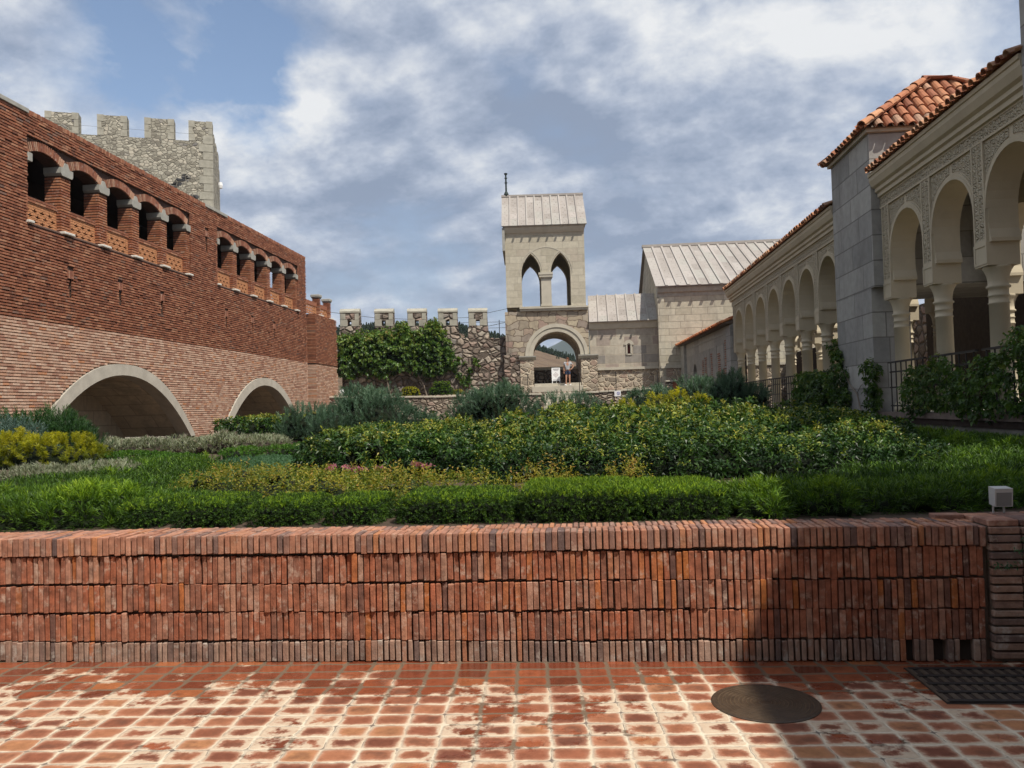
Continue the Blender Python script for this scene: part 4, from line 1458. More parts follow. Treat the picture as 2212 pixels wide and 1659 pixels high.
# podium wall under the gallery
pw = root('podium_wall', (7, 20, -1.0), 'stained grey podium wall under the arcades and ivy railings', 'wall')
MB().box(6.40, 9.6, 4.8, 36.0, -1.2, -.535).build('wall', M['plinth'], pw)
MB().box(6.33, 9.62, 4.8, 36.0, -.42, -.315).build('cap_slabs', M['plinth_cap'], pw)
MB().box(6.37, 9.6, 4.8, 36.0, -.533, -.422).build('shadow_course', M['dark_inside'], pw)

# dark buildings behind the gallery
db = root('rubble_rear_wall', (12.5, 25, -1), 'dark rubble wall glimpsed behind the arcade columns', 'wall')
MB().box(12.2, 12.7, 27.6, 34.0, -1, 3.3).build('rubble_face', M['field'], db)
MB().box(12.2, 12.7, 34.0, 52.0, -1, 2.7).build('dark_opening', M['dark_inside'], db)
db2 = root('shed_rear_wall', (12.5, 40, -1), 'plain dark wall seen between the nearer arcade columns', 'wall')
MB().box(11.2, 11.6, 16.2, 27.4, -1, 4.6).build('wall', M['core_twig'], db2)
MB().box(11.1, 11.9, 16.0, 27.5, 4.6, 4.7).build('wall_coping', M['mortar_grey'], db2)

# railings between the columns
def railing(a, b, label, x=6.42):
    r = root('iron_railing', (x, (a + b) / 2, -.31), label, 'railing', 'iron railings between the columns')
    t = MB().box(x - .03, x + .03, a - .10, b + .10, .70, .735)
    t.build('top_rail', M['iron'], r)
    m_ = MB()
    for z_ in (.50, .18, -.20):
        m_.box(x - .012, x + .012, a - .06, b + .06, z_, z_ + .03)
    m_.build('cross_rails', M['iron'], r)
    m_ = MB()
    n = max(5, int((b - a) / .24))
    for i in range(n + 1):
        y = a + (b - a) * i / n
        m_.box(x - .010, x + .010, y - .010, y + .010, -.31, .70)
    m_.build('balusters', M['iron'], r)


names1 = ['iron railing almost buried in the thickest ivy', 'iron railing behind thinner ivy, one bay nearer than the bare topped one', 'iron railing with bare top bar beside the grey stone tower']
for (a, b), (c, d), nm in zip(bl1[:-1], bl1[1:], names1):
    railing(b, c, nm)
ords = ['right behind the grey stone tower, covered by ivy', 'covered by a clipped block of ivy', 'bare, next to the ivy block', 'bare, second beyond the ivy block', 'bare, third beyond the ivy block', 'bare, fourth beyond the ivy block', 'half hidden behind the tall blue pine']
for (a, b), (c, d), nm in zip(bl2[:-1], bl2[1:], ords):
    railing(b, c, 'black iron railing ' + nm)

# small tiled building at the far end of the gallery
sm = root('small_stone_house', (7.2, 43, -1), 'low grey stone house with orange tile eaves and brick patches past the arcade', 'house')
sa, sb2 = np.array([6.47, 35.62, 0]), np.array([6.02, 49.3, 0])
dv = sb2 - sa
LH = np.linalg.norm(dv)
dv /= LH
nv_ = np.array([-dv[1], dv[0], 0])         # toward -X
SH = mat_ashlar('house_stone', 1.4, .9, [(0, (.31, .295, .265)), (.5, (.37, .35, .31)), (1, (.42, .39, .34))], (.29, .27, .235), .01, .2, .01)
hole_ = np.concatenate([[[8.9, -.5], [10.0, -.5]], arc(9.45, 1.55, .55, 0, 180, 12)])
sl_h = [rect(s0, s0 + .10, .9, 2.65) for s0 in (1.7, 3.35, 5.05, 6.6)]
MB().prism([rect(0.02, LH - .02, -1, 3.35), hole_] + sl_h, sa, dv, (0, 0, 1), -nv_ * .5).build('wall', SH, sm)
MB().prism([rect(.0, LH, -1, 3.3)], sa - nv_ * .55, dv, (0, 0, 1), -nv_ * .05).build('dark_interior', M['dark_inside'], sm)
MB().prism([rect(0, LH, 3.02, 3.09)], sa + nv_ * .02, dv, (0, 0, 1), -nv_ * .1).build('string_course', M['grey_stone'], sm)
MB().prism([rect(LH - 1.5, LH, -1, 3.34)], sa + nv_ * .16, dv, (0, 0, 1), -nv_ * .6).build('corner_pilaster', M['grey_stone'], sm)
MB().prism([rect(.0, .9, -1, 3.3)], sa + nv_ * .07, dv, (0, 0, 1), -nv_ * .6).build('near_pilaster', M['pillar_ashlar'], sm)
for (s0, s1, z0, z1) in ((1.15, 1.6, 1.6, 2.75), (1.25, 2.0, .55, 1.55), (2.5, 3.2, 1.0, 2.3), (2.2, 2.9, 0.0, .75), (4.4, 4.9, .9, 2.35), (5.2, 5.8, .2, 1.1), (5.9, 6.5, 1.0, 2.3), (6.75, 7.3, .7, 2.2)):
    z_ = z0
    pa = MB()
    while z_ < z1:
        a_, b_ = s0 + rng.uniform(0, .15), s1 - rng.uniform(0, .15)
        pa.prism([rect(a_, b_, z_, z_ + .05)], sa + nv_ * .015, dv, (0, 0, 1), -nv_ * .03)
        z_ += .10
    pa.build('brick_patch', M['brick_upper'], sm)
sl1 = -nv_ * 1.0 + np.array([0, 0, .36]); sl1 /= np.linalg.norm(sl1)
MB().prism([np.array([[-.32, 3.36], [-.32, 3.40], [3.6, 4.75], [3.6, 3.36]])], sa, -nv_, (0, 0, 1), dv * LH).build('roof_deck', M['mortar_grey'], sm)
t = MB()
tile_rows(t, sa + nv_ * .40 + np.array([0, 0, 3.40]), dv, sl1, int(LH / .22), 6, .22, .42, .095)
t.build('tiled_roof', mat_brick('bright_tile', [(0, (.42, .13, .06)), (.5, (.58, .21, .09)), (1, (.62, .28, .13))], .3, (.5, .3, .2), .1), sm)

# unseen palace block right of the viewpoint, placed to throw shade over the wall
sb_ = root('palace_block', (7.5, -2, -1.6), 'unseen tall stone palace block that shades the brick wall end, with parts added to cut sky light', 'building')
MB().box(5.25, 9.5, -9, 3.3, -1.7, 6.9).build('wall', M['pillar_ashlar'], sb_)
MB().box(5.10, 9.6, -9, 3.38, 6.905, 7.05).build('eaves', M['pale_stone'], sb_)
MB().box(6.5, 9.4, -9, 3.2, 7.052, 9.3).build('sky_blocker_storey', M['pillar_ashlar'], sb_)  # unseen storey added to cut sky light on the shaded corner
MB().box(-13, 5.245, -9, -6.5, -1.7, 9.6).build('sky_blocker_wing', M['pillar_ashlar'], sb_)  # unseen wing added behind the camera to cut sky light
# ------------------------------------------------------------------ gate tower (turned a few degrees)
TY = 49.5
TR = root('gate_tower', (-2.0, TY, .85), 'stone gate tower with twin pointed belfry arches and round gateway', 'tower', None, math.radians(4.0))
TX0, TX1 = -4.5, .36


def pointed(cx, hw, zs_, za_, n=10):
    """pointed arch outline from right spring over apex to left spring"""
    h = za_ - zs_
    R = (hw * hw + h * h) / (2 * hw)
    t = np.linspace(0, 1, n)
    amax = math.asin(min(1, h / R))
    xr = hw - R + R * np.cos(amax * t)
    zr = R * np.sin(amax * t)
    right = np.stack([cx + xr, zs_ + zr], 1)
    left = np.stack([cx - xr[::-1], zs_ + zr[::-1]], 1)[1:]
    return np.concatenate([right, left])


def lancet(cx, hw, zb_, zs_, za_):
    return np.concatenate([[[cx - hw, zb_], [cx + hw, zb_]], pointed(cx, hw, zs_, za_)])


L1, L2 = lancet(-2.95, .585, 6.15, 8.2, 9.40), lancet(-1.135, .595, 6.15, 8.2, 9.42)
bel = MB()
bel.prism([rect(TX0, TX1, 6.12, 10.75), L1, L2], (0, TY, 0), (1, 0, 0), (0, 0, 1), (0, .62, 0))
bel.prism([rect(TX0, TX1, 6.12, 10.75), lancet(-2.95, .6, 6.15, 8.2, 9.40), lancet(-1.135, .6, 6.15, 8.2, 9.40)], (0, TY + 4.2, 0), (1, 0, 0), (0, 0, 1), (0, .6, 0))
side = lancet(TY + 2.4, .9, 6.15, 8.3, 9.5)
bel.prism([rect(TY + .622, TY + 4.198, 6.12, 10.75)], (TX0, 0, 0), (0, 1, 0), (0, 0, 1), (.6, 0, 0))
bel.prism([rect(TY + .622, TY + 4.198, 6.12, 10.75)], (TX1 - .6, 0, 0), (0, 1, 0), (0, 0, 1), (.6, 0, 0))
bel.build('belfry_wall', M['pale_ashlar'], TR)
MB().box(TX0 + .02, TX1 - .02, TY + .02, TY + 4.7, 10.2, 10.7).build('belfry_ceiling', M['dark_inside'], TR)
# moulded arch rings, middle colonnette
mo = MB()
for cx_, hw in ((-2.95, .585), (-1.135, .595)):
    o_, i_ = pointed(cx_, hw + .16, 8.2, 9.40 + .19), pointed(cx_, hw + .10, 8.2, 9.40 + .12)
    mo.prism([np.concatenate([o_, i_[::-1]])], (0, TY - .02, 0), (1, 0, 0), (0, 0, 1), (0, .03, 0))
o_, i_ = arc(-2.02, 8.32, 1.50, 22, 158, 24), arc(-2.02, 8.32, 1.44, 22, 158, 24)
mo.prism([np.concatenate([o_, i_[::-1]])], (0, TY - .014, 0), (1, 0, 0), (0, 0, 1), (0, .02, 0))
mo.build('arch_mouldings', M['pale_stone'], TR)
cb = root('column', (-2.05, TY + .1, 6.15), None, None)
cb.parent = TR
cb.location = Vector((-2.05, TY + .1, 6.15)) - Vector(TR.location)
sh_ = MB().box(-2.34, -1.74, TY - .02, TY + .5, 6.17, 7.86)
sh_.build('shaft', M['pale_stone'], cb)
MB().box(-2.42, -1.67, TY - .08, TY + .5, 7.865, 7.93).box(-2.46, -1.64, TY - .13, TY + .5, 7.93, 8.07).box(-2.50, -1.62, TY - .16, TY + .5, 8.07, 8.21).build('capital', M['pale_stone'], cb)
MB().box(-2.40, -1.70, TY - .05, TY + .5, 6.155, 6.27).build('base', M['pale_stone'], cb)
MB().box(-3.72, .50, TY - .20, TY + .2, 5.99, 6.09).box(-3.70, .46, TY - .13, TY + .2, 5.86, 5.985).build('sill_ledge', M['pale_stone'], TR)
MB().prism([np.array([[0, 10.58], [-.03, 10.60], [-.03, 10.66], [-.10, 10.68], [-.20, 10.85], [-.26, 11.02], [.4, 11.02], [.4, 10.58]])], (TX0 - .0, TY, 0), (0, 1, 0), (0, 0, 1), (TX1 - TX0 + .0, 0, 0)).build('cornice', M['pale_stone'], TR)
# roof: slabs with raised joints
def slab_roof(parent, x0, x1, y_e, z_e, y_r, z_r, n, rib=.09, scallop=False, rows=5, name='slab_roof'):
    s = np.array([0, y_r - y_e, z_r - z_e]); L_ = np.linalg.norm(s); s /= L_
    nvv = np.array([0, -s[2], s[1]])
    A0 = np.array([0, y_e, z_e])
    rot = np.stack([np.array([1, 0, 0]), s, nvv], 1)
    m_, r_, d_ = MB(), MB(), MB()
    pw_ = (x1 - x0) / n
    for i in range(n):
        t0 = 0
        for k in range(rows):
            l_ = L_ / rows * rng.uniform(.8, 1.2) if k < rows - 1 else L_ - t0
            if k == rows - 1 or t0 + l_ > L_:
                l_ = L_ - t0
            if l_ <= .02:
                break
            c = A0 + s * (t0 + l_ / 2) + np.array([x0 + (i + .5) * pw_, 0, 0]) + nvv * (.03 + rng.normal(0, .002))
            m_.boxes([c], [[pw_ / 2 - .003, l_ / 2 - .003, .03]], [rot])
            for q in range(2):
                dc = A0 + s * (t0 + l_ * (.3 + .45 * q)) + np.array([x0 + (i + .38 + .25 * q) * pw_, 0, 0]) + nvv * .062
                d_.boxes([dc], [[.022, .022, .004]], [rot])
            t0 += l_
    for i in range(1, n):
        c = A0 + s * (L_ / 2 - .06) + np.array([x0 + i * pw_, 0, 0]) + nvv * .075
        r_.boxes([c], [[rib / 2, L_ / 2 + .05, .055]], [rot])
    m_.build(name, M['slab'], parent)
    r_.build('roof_ribs', M['slab'], parent)
    d_.build('roof_pegs', M['mortar_grey'], parent)


slab_roof(TR, -4.68, .53, TY - .30, 11.05, TY + 2.4, 13.52, 10)
MB().prism([np.array([[TY - .30, 11.03], [TY + 2.4, 13.50], [TY + 5.1, 11.03]])], (TX0 - .10, 0, 0), (0, 1, 0), (0, 0, 1), (TX1 - TX0 + .2, 0, 0)).build('gable', M['pale_ashlar'], TR)
MB().prism([np.array([[TY + 2.4, 13.52], [TY + 5.1, 11.05], [TY + 5.1, 11.13], [TY + 2.4, 13.60]])], (-4.68, 0, 0), (0, 1, 0), (0, 0, 1), (5.21, 0, 0)).build('rear_roof', M['slab'], TR)
MB().box(-4.70, .55, TY + 2.28, TY + 2.52, 13.55, 13.68).build('ridge', M['slab'], TR)
MB().box(TX0 - .16, TX0 - .002, TY - .22, TY + 4.9, 9.6, 11.0).build('side_cornice', M['grey_stone'], TR)
MB().lathe([(.0, 13.55), (.13, 13.6), (.16, 13.75), (.10, 13.88), (.06, 13.95), (.055, 14.45), (.11, 14.5), (.055, 14.55), (.05, 14.75), (.10, 14.8), (.05, 14.86), (.05, 15.0), (.10, 15.04), (.11, 15.12), (.03, 15.13)], (-4.38, TY + 2.4, 0), 10).build('finial', M['spire'], TR)
# lower gate block
GCX = -1.52
gate_hole = np.concatenate([[[GCX - 1.43, .8], [GCX + 1.46, .8]], arc(GCX, 3.08, 1.44, 0, 180, 26)])
MB().prism([rect(-4.62, .47, .6, 5.85), np.concatenate([[[GCX - 1.43, .9], [GCX + 1.46, .9]], arc(GCX, 3.08, 1.44, 0, 180, 26)])], (0, TY + .02, 0), (1, 0, 0), (0, 0, 1), (0, 4.6, 0)).build('gate_wall', M['mixed_ashlar'], TR)
for (r0, r1, dy, nm) in ((1.71, 1.93, -.06, 'outer_arch_ring'), (1.445, 1.70, -.012, 'inner_arch_ring')):
    o_, i_ = arc(GCX, 3.12, r1, 0, 180, 32), arc(GCX, 3.12, r0, 0, 180, 32)
    MB().prism([np.concatenate([o_, i_[::-1]])], (0, TY + dy, 0), (1, 0, 0), (0, 0, 1), (0, .1, 0)).build(nm, M['pale_stone'], TR)
for (a, b, za_, zb_) in ((-3.85, -2.80, 2.86, 3.10), (-.22, 1.0, 2.86, 3.10)):
    MB().prism([np.array([[0, za_], [-.10, za_ + .02], [-.24, zb_ - .06], [-.24, zb_], [.3, zb_], [.3, za_]])], (a, TY, 0), (0, 1, 0), (0, 0, 1), (b - a, 0, 0)).build('impost', M['grey_stone'], TR)
MB().box(-3.78, -2.95, TY - .10, TY + .5, .6, 2.855).build('gate_pier', M['basewall'], TR)
MB().box(-.06, .93, TY - .10, TY + .5, .6, 2.855).build('gate_pier', M['basewall'], TR)
MB().box(-4.75, -3.8, TY - .05, TY + .4, .6, 3.2).build('rough_stone_patch', M['field'], TR)
MB().box(-3.3, .2, TY + 3.2, TY + 3.5, .7, 2.36).build('parapet_in_gateway', M['field'], TR)
MB().box(-3.32, .22, TY + 3.14, TY + 3.56, 2.363, 2.56).build('parapet_cap', M['pale_stone'], TR)

# gate steps
stp = root('gate_steps', (-1.5, 48.8, .85), 'two broad grey stone steps under the gateway', 'steps')
MB().cboxes([[-1.5, 49.1, 1.02]], [[1.52, .75, .19]], .01).build('step', M['pale_stone'], stp)
MB().cboxes([[-1.5, 49.6, 1.30]], [[1.40, .75, .085]], .01).build('step', M['pale_stone'], stp)

# ------------------------------------------------------------------ low building joining tower and chapel
lb = root('low_chapel_wing', (2.6, 51, .85), 'low ashlar wing with ribbed slab roof between gate tower and chapel', 'building')
MB().prism([rect(.50, 4.64, 2.28, 4.62), rect(2.79, 2.97, 3.08, 3.62)], (0, 49.85, 0), (1, 0, 0), (0, 0, 1), (0, .5, 0)).build('wall', M['old_ashlar'], lb)
MB().box(.5, 4.64, 50.36, 50.5, 2.3, 4.6).build('inner_darkness', M['dark_inside'], lb)
MB().box(.95, 4.64, 49.70, 50.3, 2.12, 2.275).build('base_ledge', M['pale_stone'], lb)
MB().box(.95, 4.64, 49.83, 50.3, .6, 2.115).build('rubble_base', M['basewall'], lb)
MB().prism([np.array([[49.84, 4.62], [49.78, 4.64], [49.74, 4.72], [49.66, 4.95], [49.60, 5.04], [50.3, 5.04], [50.3, 4.62]])], (.48, 0, 0), (0, 1, 0), (0, 0, 1), (4.16, 0, 0)).build('cornice', M['pale_stone'], lb)
slab_roof(lb, .50, 4.66, 49.52, 5.03, 52.1, 6.98, 7)
MB().prism([np.array([[49.6, 5.02], [52.1, 6.95], [54.6, 5.02]])], (.5, 0, 0), (0, 1, 0), (0, 0, 1), (4.1, 0, 0)).build('roof_body', M['mortar_grey'], lb)
wf = MB()
o_, i_ = arc(2.88, 3.62, .30, 0, 180, 14), arc(2.88, 3.62, .10, 0, 180, 14)
wf.prism([np.concatenate([o_, i_[::-1]])], (0, 49.80, 0), (1, 0, 0), (0, 0, 1), (0, .08, 0))
wf.box(2.70, 2.788, 49.81, 49.9, 3.04, 3.62).box(2.972, 3.06, 49.81, 49.9, 3.04, 3.62).box(2.70, 3.06, 49.81, 49.9, 3.0, 3.07)
wf.build('window_frame', M['pale_stone'], lb)
MB().box(2.79, 2.97, 50.0, 50.02, 3.08, 3.72).build('window', mat_plain('red_glazing', (.12, .03, .02), .4, .2, 8, 0), lb)

# chapel
ch = root('chapel', (8.5, 58, .85), 'pale stone chapel with large ribbed slab roof and side gable', 'church')
MB().box(4.66, 14.0, 49.02, 64, .6, 6.36).build('wall', M['chapel_ashlar'], ch)
MB().prism([np.array([[49.02, 6.362], [64, 6.362], [64, 6.9], [57.2, 10.8], [49.02, 6.98]])], (4.662, 0, 0), (0, 1, 0), (0, 0, 1), (9.3, 0, 0)).build('gable', M['chapel_ashlar'], ch)
MB().prism([np.array([[49.0, 6.36], [48.98, 6.40], [48.94, 6.58], [48.82, 6.62], [48.72, 6.90], [49.4, 6.90], [49.4, 6.36]])], (4.60, 0, 0), (0, 1, 0), (0, 0, 1), (9.3, 0, 0)).build('cornice', M['grey_stone'], ch)
slab_roof(ch, 4.50, 14.1, 48.62, 6.92, 57.3, 10.93, 15, .14, rows=6)
MB().prism([np.array([[57.3, 10.9], [66, 6.9], [66, 7.0], [57.3, 11.0]])], (4.5, 0, 0), (0, 1, 0), (0, 0, 1), (9.6, 0, 0)).build('rear_roof', M['slab'], ch)
MB().box(4.44, 14.1, 57.1, 57.5, 10.95, 11.13).build('ridge', M['slab'], ch)
MB().box(4.70, 13, 48.86, 49.5, 2.08, 2.25).build('base_ledge', M['pale_stone'], ch)
MB().box(4.62, 5.0, 48.93, 49.5, .6, 6.3).build('corner_pilaster', M['chapel_ashlar'], ch)
MB().box(5.0, 13, 48.95, 49.5, .6, 2.07).build('rubble_base', M['basewall'], ch)

# ------------------------------------------------------------------ battlement wall
BW0, BW1 = np.array([-14.66, 48.5, 0]), np.array([-4.60, 49.75, 0])
bd = BW1 - BW0
BL = np.linalg.norm(bd)
bd /= BL
bn = np.array([bd[1], -bd[0], 0])
bw = root('battlement_wall', (-9.7, 50, .85), 'rough fieldstone wall with five roofed merlons and a wire fence', 'wall')
MB().prism([np.array([[0, .5], [BL, .5], [BL, 4.26], [0, 4.44]])], BW0, bd, (0, 0, 1), -bn * 1.2).build('wall', M['field'], bw)
rc_ = MB()
for i in range(28):
    s_ = (i + .5) / 28 * BL
    if True:
        rc_.cboxes([BW0 + bd * s_ - bn * .3 + np.array([0, 0, 4.43 - .018 * s_ + rng.uniform(-.03, .03)])], [[.17 * rng.uniform(.8, 1.1), .3, rng.uniform(.06, .12)]], .05)
rc_.build('top_stones', M['field'], bw)
from math import hypot
for (mx, wid) in ((-14.14, 1.17), (-12.06, 1.14), (-10.05, 1.16), (-8.17, 1.18), (-6.32, 1.16)):
    s_ = (mx - BW0[0]) / bd[0]
    hw = wid / 2
    Bm = BW0 + np.array([0, 0, -.018 * s_])
    prof = np.array([[s_ - hw - .10, 4.42], [s_ + hw + .12, 4.42], [s_ + hw + .02, 5.3], [s_ + hw, 6.10], [s_ - hw, 6.10], [s_ - hw - .01, 5.3]])
    hole = rect(s_ - .12, s_ + .10, 5.28, 5.62)
    MB().prism([prof, hole], Bm - bn * .05, bd, (0, 0, 1), -bn * .85).build('merlon', M['field'], bw)
    # quoins round the loophole and edges
    q = MB()
    for (a, b, z0, z1) in ((s_ - hw, s_ - .125, 5.27, 5.68), (s_ + .105, s_ + hw - .01, 5.27, 5.64), (s_ - hw + .01, s_ - hw + .34, 5.70, 6.05), (s_ + hw - .28, s_ + hw - .01, 5.66, 6.05)):
        q.prism([rect(a + .01, b - .01, z0, z1)], Bm - bn * .03, bd, (0, 0, 1), -bn * .05)
    q.build('loophole_stones', M['quoin'], bw)
    c = MB().prism([np.array([[.0, 6.10], [.0, 6.20], [.28, 6.38], [.56, 6.38], [.86, 6.18], [.86, 6.10]])], Bm + bd * (s_ - hw - .02) - bn * .02, -bn, (0, 0, 1), bd * (wid + .04))
    c.build('merlon_cap', M['quoin'], bw)
for s_ in np.linspace(.0, BL - .4, 7):
    p = BW0 + bd * s_ - bn * 1.1
    MB().tube([p + np.array([0, 0, 4.4]), p + np.array([0, 0, 5.55])], .022, 5).build('fence_post', M['iron'], bw)
fw = MB()
for z_ in (5.05, 5.42):
    fw.tube([BW0 - bn * 1.1 + np.array([0, 0, z_]), BW1 - bn * 1.1 + np.array([0, 0, z_])], .012, 4)
fw.build('fence_wires', M['iron'], bw)
MB().tube([BW1 + np.array([-.02, -.35, .85]), BW1 + np.array([-.02, -.35, 3.5])], .06, 6).build('drainpipe', M['iron'], bw)
oc = MB().tube([(-7, 50.2, 5.0), (-5.6, 50.0, 5.12), (-4.6, 49.8, 5.28)], .014, 4)
tag(oc.build('overhead_cable', M['iron']), 'thin dark cable running from battlement wall to gate tower', 'cable')
oc = MB().tube([(-16, 49.5, 6.35), (-13, 50, 5.9), (-10.5, 50.6, 5.75), (-7.2, 51, 5.8), (-4.6, 51.2, 6.3)], .012, 4)
tag(oc.build('overhead_cable', M['iron']), 'sagging cable passing behind the merlons', 'cable')

# ------------------------------------------------------------------ terrace retaining wall, stairs, fittings
rw = root('retaining_wall', (-5, 46, -.8), 'long low wall of squared rubble holding the terrace before the gate', 'wall')
MB().prism([np.array([[-14.9, -1.2], [-2.2, -1.2], [-2.2, .66], [-9, .70], [-14.9, .84]])], (0, 46.0, 0), (1, 0, 0), (0, 0, 1), (0, .6, 0)).build('wall', M['lowwall'], rw)
MB().prism([np.array([[-.45, -1.2], [6.1, -1.2], [6.1, .84], [-.45, .66]])], (0, 46.0, 0), (1, 0, 0), (0, 0, 1), (0, .6, 0)).build('wall', M['lowwall'], rw)
cpw = MB()
x_ = -14.9
while x_ < 5.9:
    l_ = rng.uniform(.45, .85)
    xm = x_ + l_ / 2
    if not (-2.25 < xm < -.4):
        zt_ = np.interp(xm, [-14.9, -9, -2.2, -.45, 6.1], [.84, .70, .66, .66, .84])
        cpw.cboxes([[xm, 46.28, zt_ + .045 + rng.normal(0, .008)]], [[l_ / 2 - .008, .34, .05]], .015)
    x_ += l_
cpw.build('coping_stones', M['pale_stone'], rw)
st = root('terrace_stairs', (-1.35, 45.6, -.8), 'flight of stone stairs cut through the low terrace wall', 'stairs')
for i in range(7):
    z_ = .76 - i * .2
    MB().cboxes([[-1.33, 46.55 - i * .32, z_ - .12]], [[.86, .30, .12]], .015).build('step', M['pale_stone'], st)
MB().box(-2.42, -2.2, 44.3, 46.6, -.9, .3).build('cheek_wall', M['lowwall'], st)
lw2 = MB().prism([np.array([[-8.7, -1.0], [-6.2, -1.0], [-6.2, -.22], [-8.7, -.22]])], (0, 42, 0), (1, 0, 0), (0, 0, 1), (0, 3.9, 0))
tag(lw2.build('stone_bench_wall', M['lowwall']), 'short lower stone wall stepping out from the terrace wall between two blue pines', 'wall')
stub = root('wall_stub', (4.75, 44.3, -.8), 'short brick and stone wall stub with a stone cap by the small house', 'wall')
MB().box(4.46, 4.8, 44, 44.5, -.9, 1.14).build('stone_face', M['lowwall'], stub)
MB().box(4.8, 5.1, 44.004, 44.5, -.9, 1.14).build('brick_face', M['brick_upper'], stub)
MB().cboxes([[4.77, 44.24, 1.18]], [[.34, .3, .04]], .01).build('cap', M['pale_stone'], stub)
# handrail posts with a thin rail along the terrace
hr = [(-3.1, 'standing between the drainpipe and the terrace stairs'), (-.18, 'standing in front of the gate pier beside the low wing'), (1.87, 'behind the little white sign'), (4.18, 'beside the brick wall stub')]
for x_, wh in hr:
    b = MB().tube([(x_, 45.9, .35), (x_, 45.9, 1.82)], .022, 6).tube([(x_ - .05, 45.9, 1.80), (x_, 45.9, 1.85), (x_ + .05, 45.9, 1.82)], .015, 5)
    tag(b.build('rail_post', M['iron']), 'thin rusty iron post ' + wh, 'post', 'iron posts on the terrace wall')
# small sign
sg = root('small_sign', (1.87, 44, -.8), 'small white sign with a blue round symbol on a thin post', 'sign')
MB().box(1.69, 2.03, 43.98, 44.0, .44, .74).build('panel', M['white'], sg)
e = MB()
o_, i_ = arc(1.90, .60, .085, 0, 360, 20)[:-1], arc(1.90, .60, .060, 0, 360, 20)[:-1]
e.prism([o_, i_], (0, 43.974, 0), (1, 0, 0), (0, 0, 1), (0, .004, 0))
e.prism([np.array([[1.845, .64], [1.86, .655], [1.955, .56], [1.94, .545]])], (0, 43.973, 0), (1, 0, 0), (0, 0, 1), (0, .004, 0))
e.build('symbol', M['ink_blue'], sg)
MB().tube([(1.87, 44.02, -.82), (1.87, 44.02, .74)], .018, 6).build('post', M['lamp_metal'], sg)
# A-board in the gateway
ab = root('a_frame_board', (-1.6, 48.7, 1.2), 'white free-standing notice board with a diamond pattern in the gateway', 'board')
pl = MB()
AY = 48.98
pl.prism([np.array([[-1.85, 1.535], [-1.35, 1.535], [-1.345, 2.30], [-1.36, 2.335], [-1.845, 2.335], [-1.86, 2.30]])], (0, AY, 0), (1, .0, 0), (0, .10, 1), (0, .025, 0))
pl.build('panel', M['white'], ab)
MB().tube([(-1.82, AY + .10, 1.386), (-1.83, AY + .16, 1.52)], .018, 6).build('leg', M['white'], ab)
MB().tube([(-1.37, AY + .10, 1.386), (-1.37, AY + .16, 1.52)], .018, 6).build('leg', M['white'], ab)
MB().tube([(-1.6, AY + .5, 1.386), (-1.6, AY + .24, 2.25)], .018, 6).build('rear_strut', M['white'], ab)
dm = MB()
for i in range(-2, 3):
    for j in range(-2, 3):
        if abs(i) + abs(j) <= 2 and (i + j) % 2 == 0 or abs(i) + abs(j) == 2:
            cx_, cz_ = -1.60 + i * .062, 1.90 + j * .062
            dm.prism([np.array([[cx_ - .036, cz_], [cx_, cz_ - .036], [cx_ + .036, cz_], [cx_, cz_ + .036]]), np.array([[cx_ - .018, cz_], [cx_, cz_ - .018], [cx_ + .018, cz_], [cx_, cz_ + .018]])],
                     (0, AY - .004, 0), (1, 0, 0), (0, .10, 1), (0, .004, 0))
dm.build('diamond_pattern', M['ink_red'], ab)
tx = MB()
for z_, w_, h_ in ((2.245, .36, .030), (2.19, .30, .028), (2.145, .20, .016), (1.60, .38, .014), (1.565, .32, .014)):
    x_ = -1.6 - w_ / 2
    while x_ < -1.6 + w_ / 2:
        l_ = rng.uniform(.02, .05)
        tx.prism([rect(x_, x_ + l_, z_, z_ + h_)], (0, AY - .004, 0), (1, 0, 0), (0, .10, 1), (0, .004, 0))
        x_ += l_ + .012
tx.build('print_lines', M['ink'], ab)
# terrace lamps
l_ = root('terrace_floodlight', (-14.0, 46.2, .85), 'white floodlight on the terrace wall beside the brick buttress', 'floodlight')
MB().lathe([(0, 1.02), (.13, 1.05), (.16, 1.2), (.10, 1.32), (0, 1.34)], (-14.0, 46.2, 0), 10).build('lamp_head', M['white'], l_)
MB().tube([(-14.25, 46.2, .9), (-14.1, 46.2, 1.05), (-14.0, 46.2, 1.1)], .03, 6).build('bracket', M['white'], l_)
l_ = root('terrace_floodlight', (-6.4, 46.2, .75), 'little white floodlight lying on the terrace wall near the small pale green shrub', 'floodlight')
MB().cboxes([[-6.4, 46.2, .86]], [[.14, .1, .07]], .02, rotz3(np.array([.5]))).build('lamp_head', M['white'], l_)
MB().tube([(-6.4, 46.2, .74), (-6.4, 46.2, .80)], .03, 6).build('foot', M['white'], l_)



# ------------------------------------------------------------------ people
SKIN = mat_plain('skin', (.48, .26, .17), .55, .1, 8, 0)
SHIRT = mat_plain('grey_tshirt', (.42, .43, .45), .9, .35, 14, .1)
SHORTS = mat_plain('denim_shorts', (.035, .05, .095), .9, .2, 20, .1)
HAIR = mat_plain('auburn_hair', (.12, .045, .02), .7, .3, 20, .1)
SHOE = mat_plain('white_shoes', (.72, .71, .70), .6, .1, 8, 0)
DARK = mat_plain('dark_shirt', (.06, .065, .08), .9, .2, 14, .1)


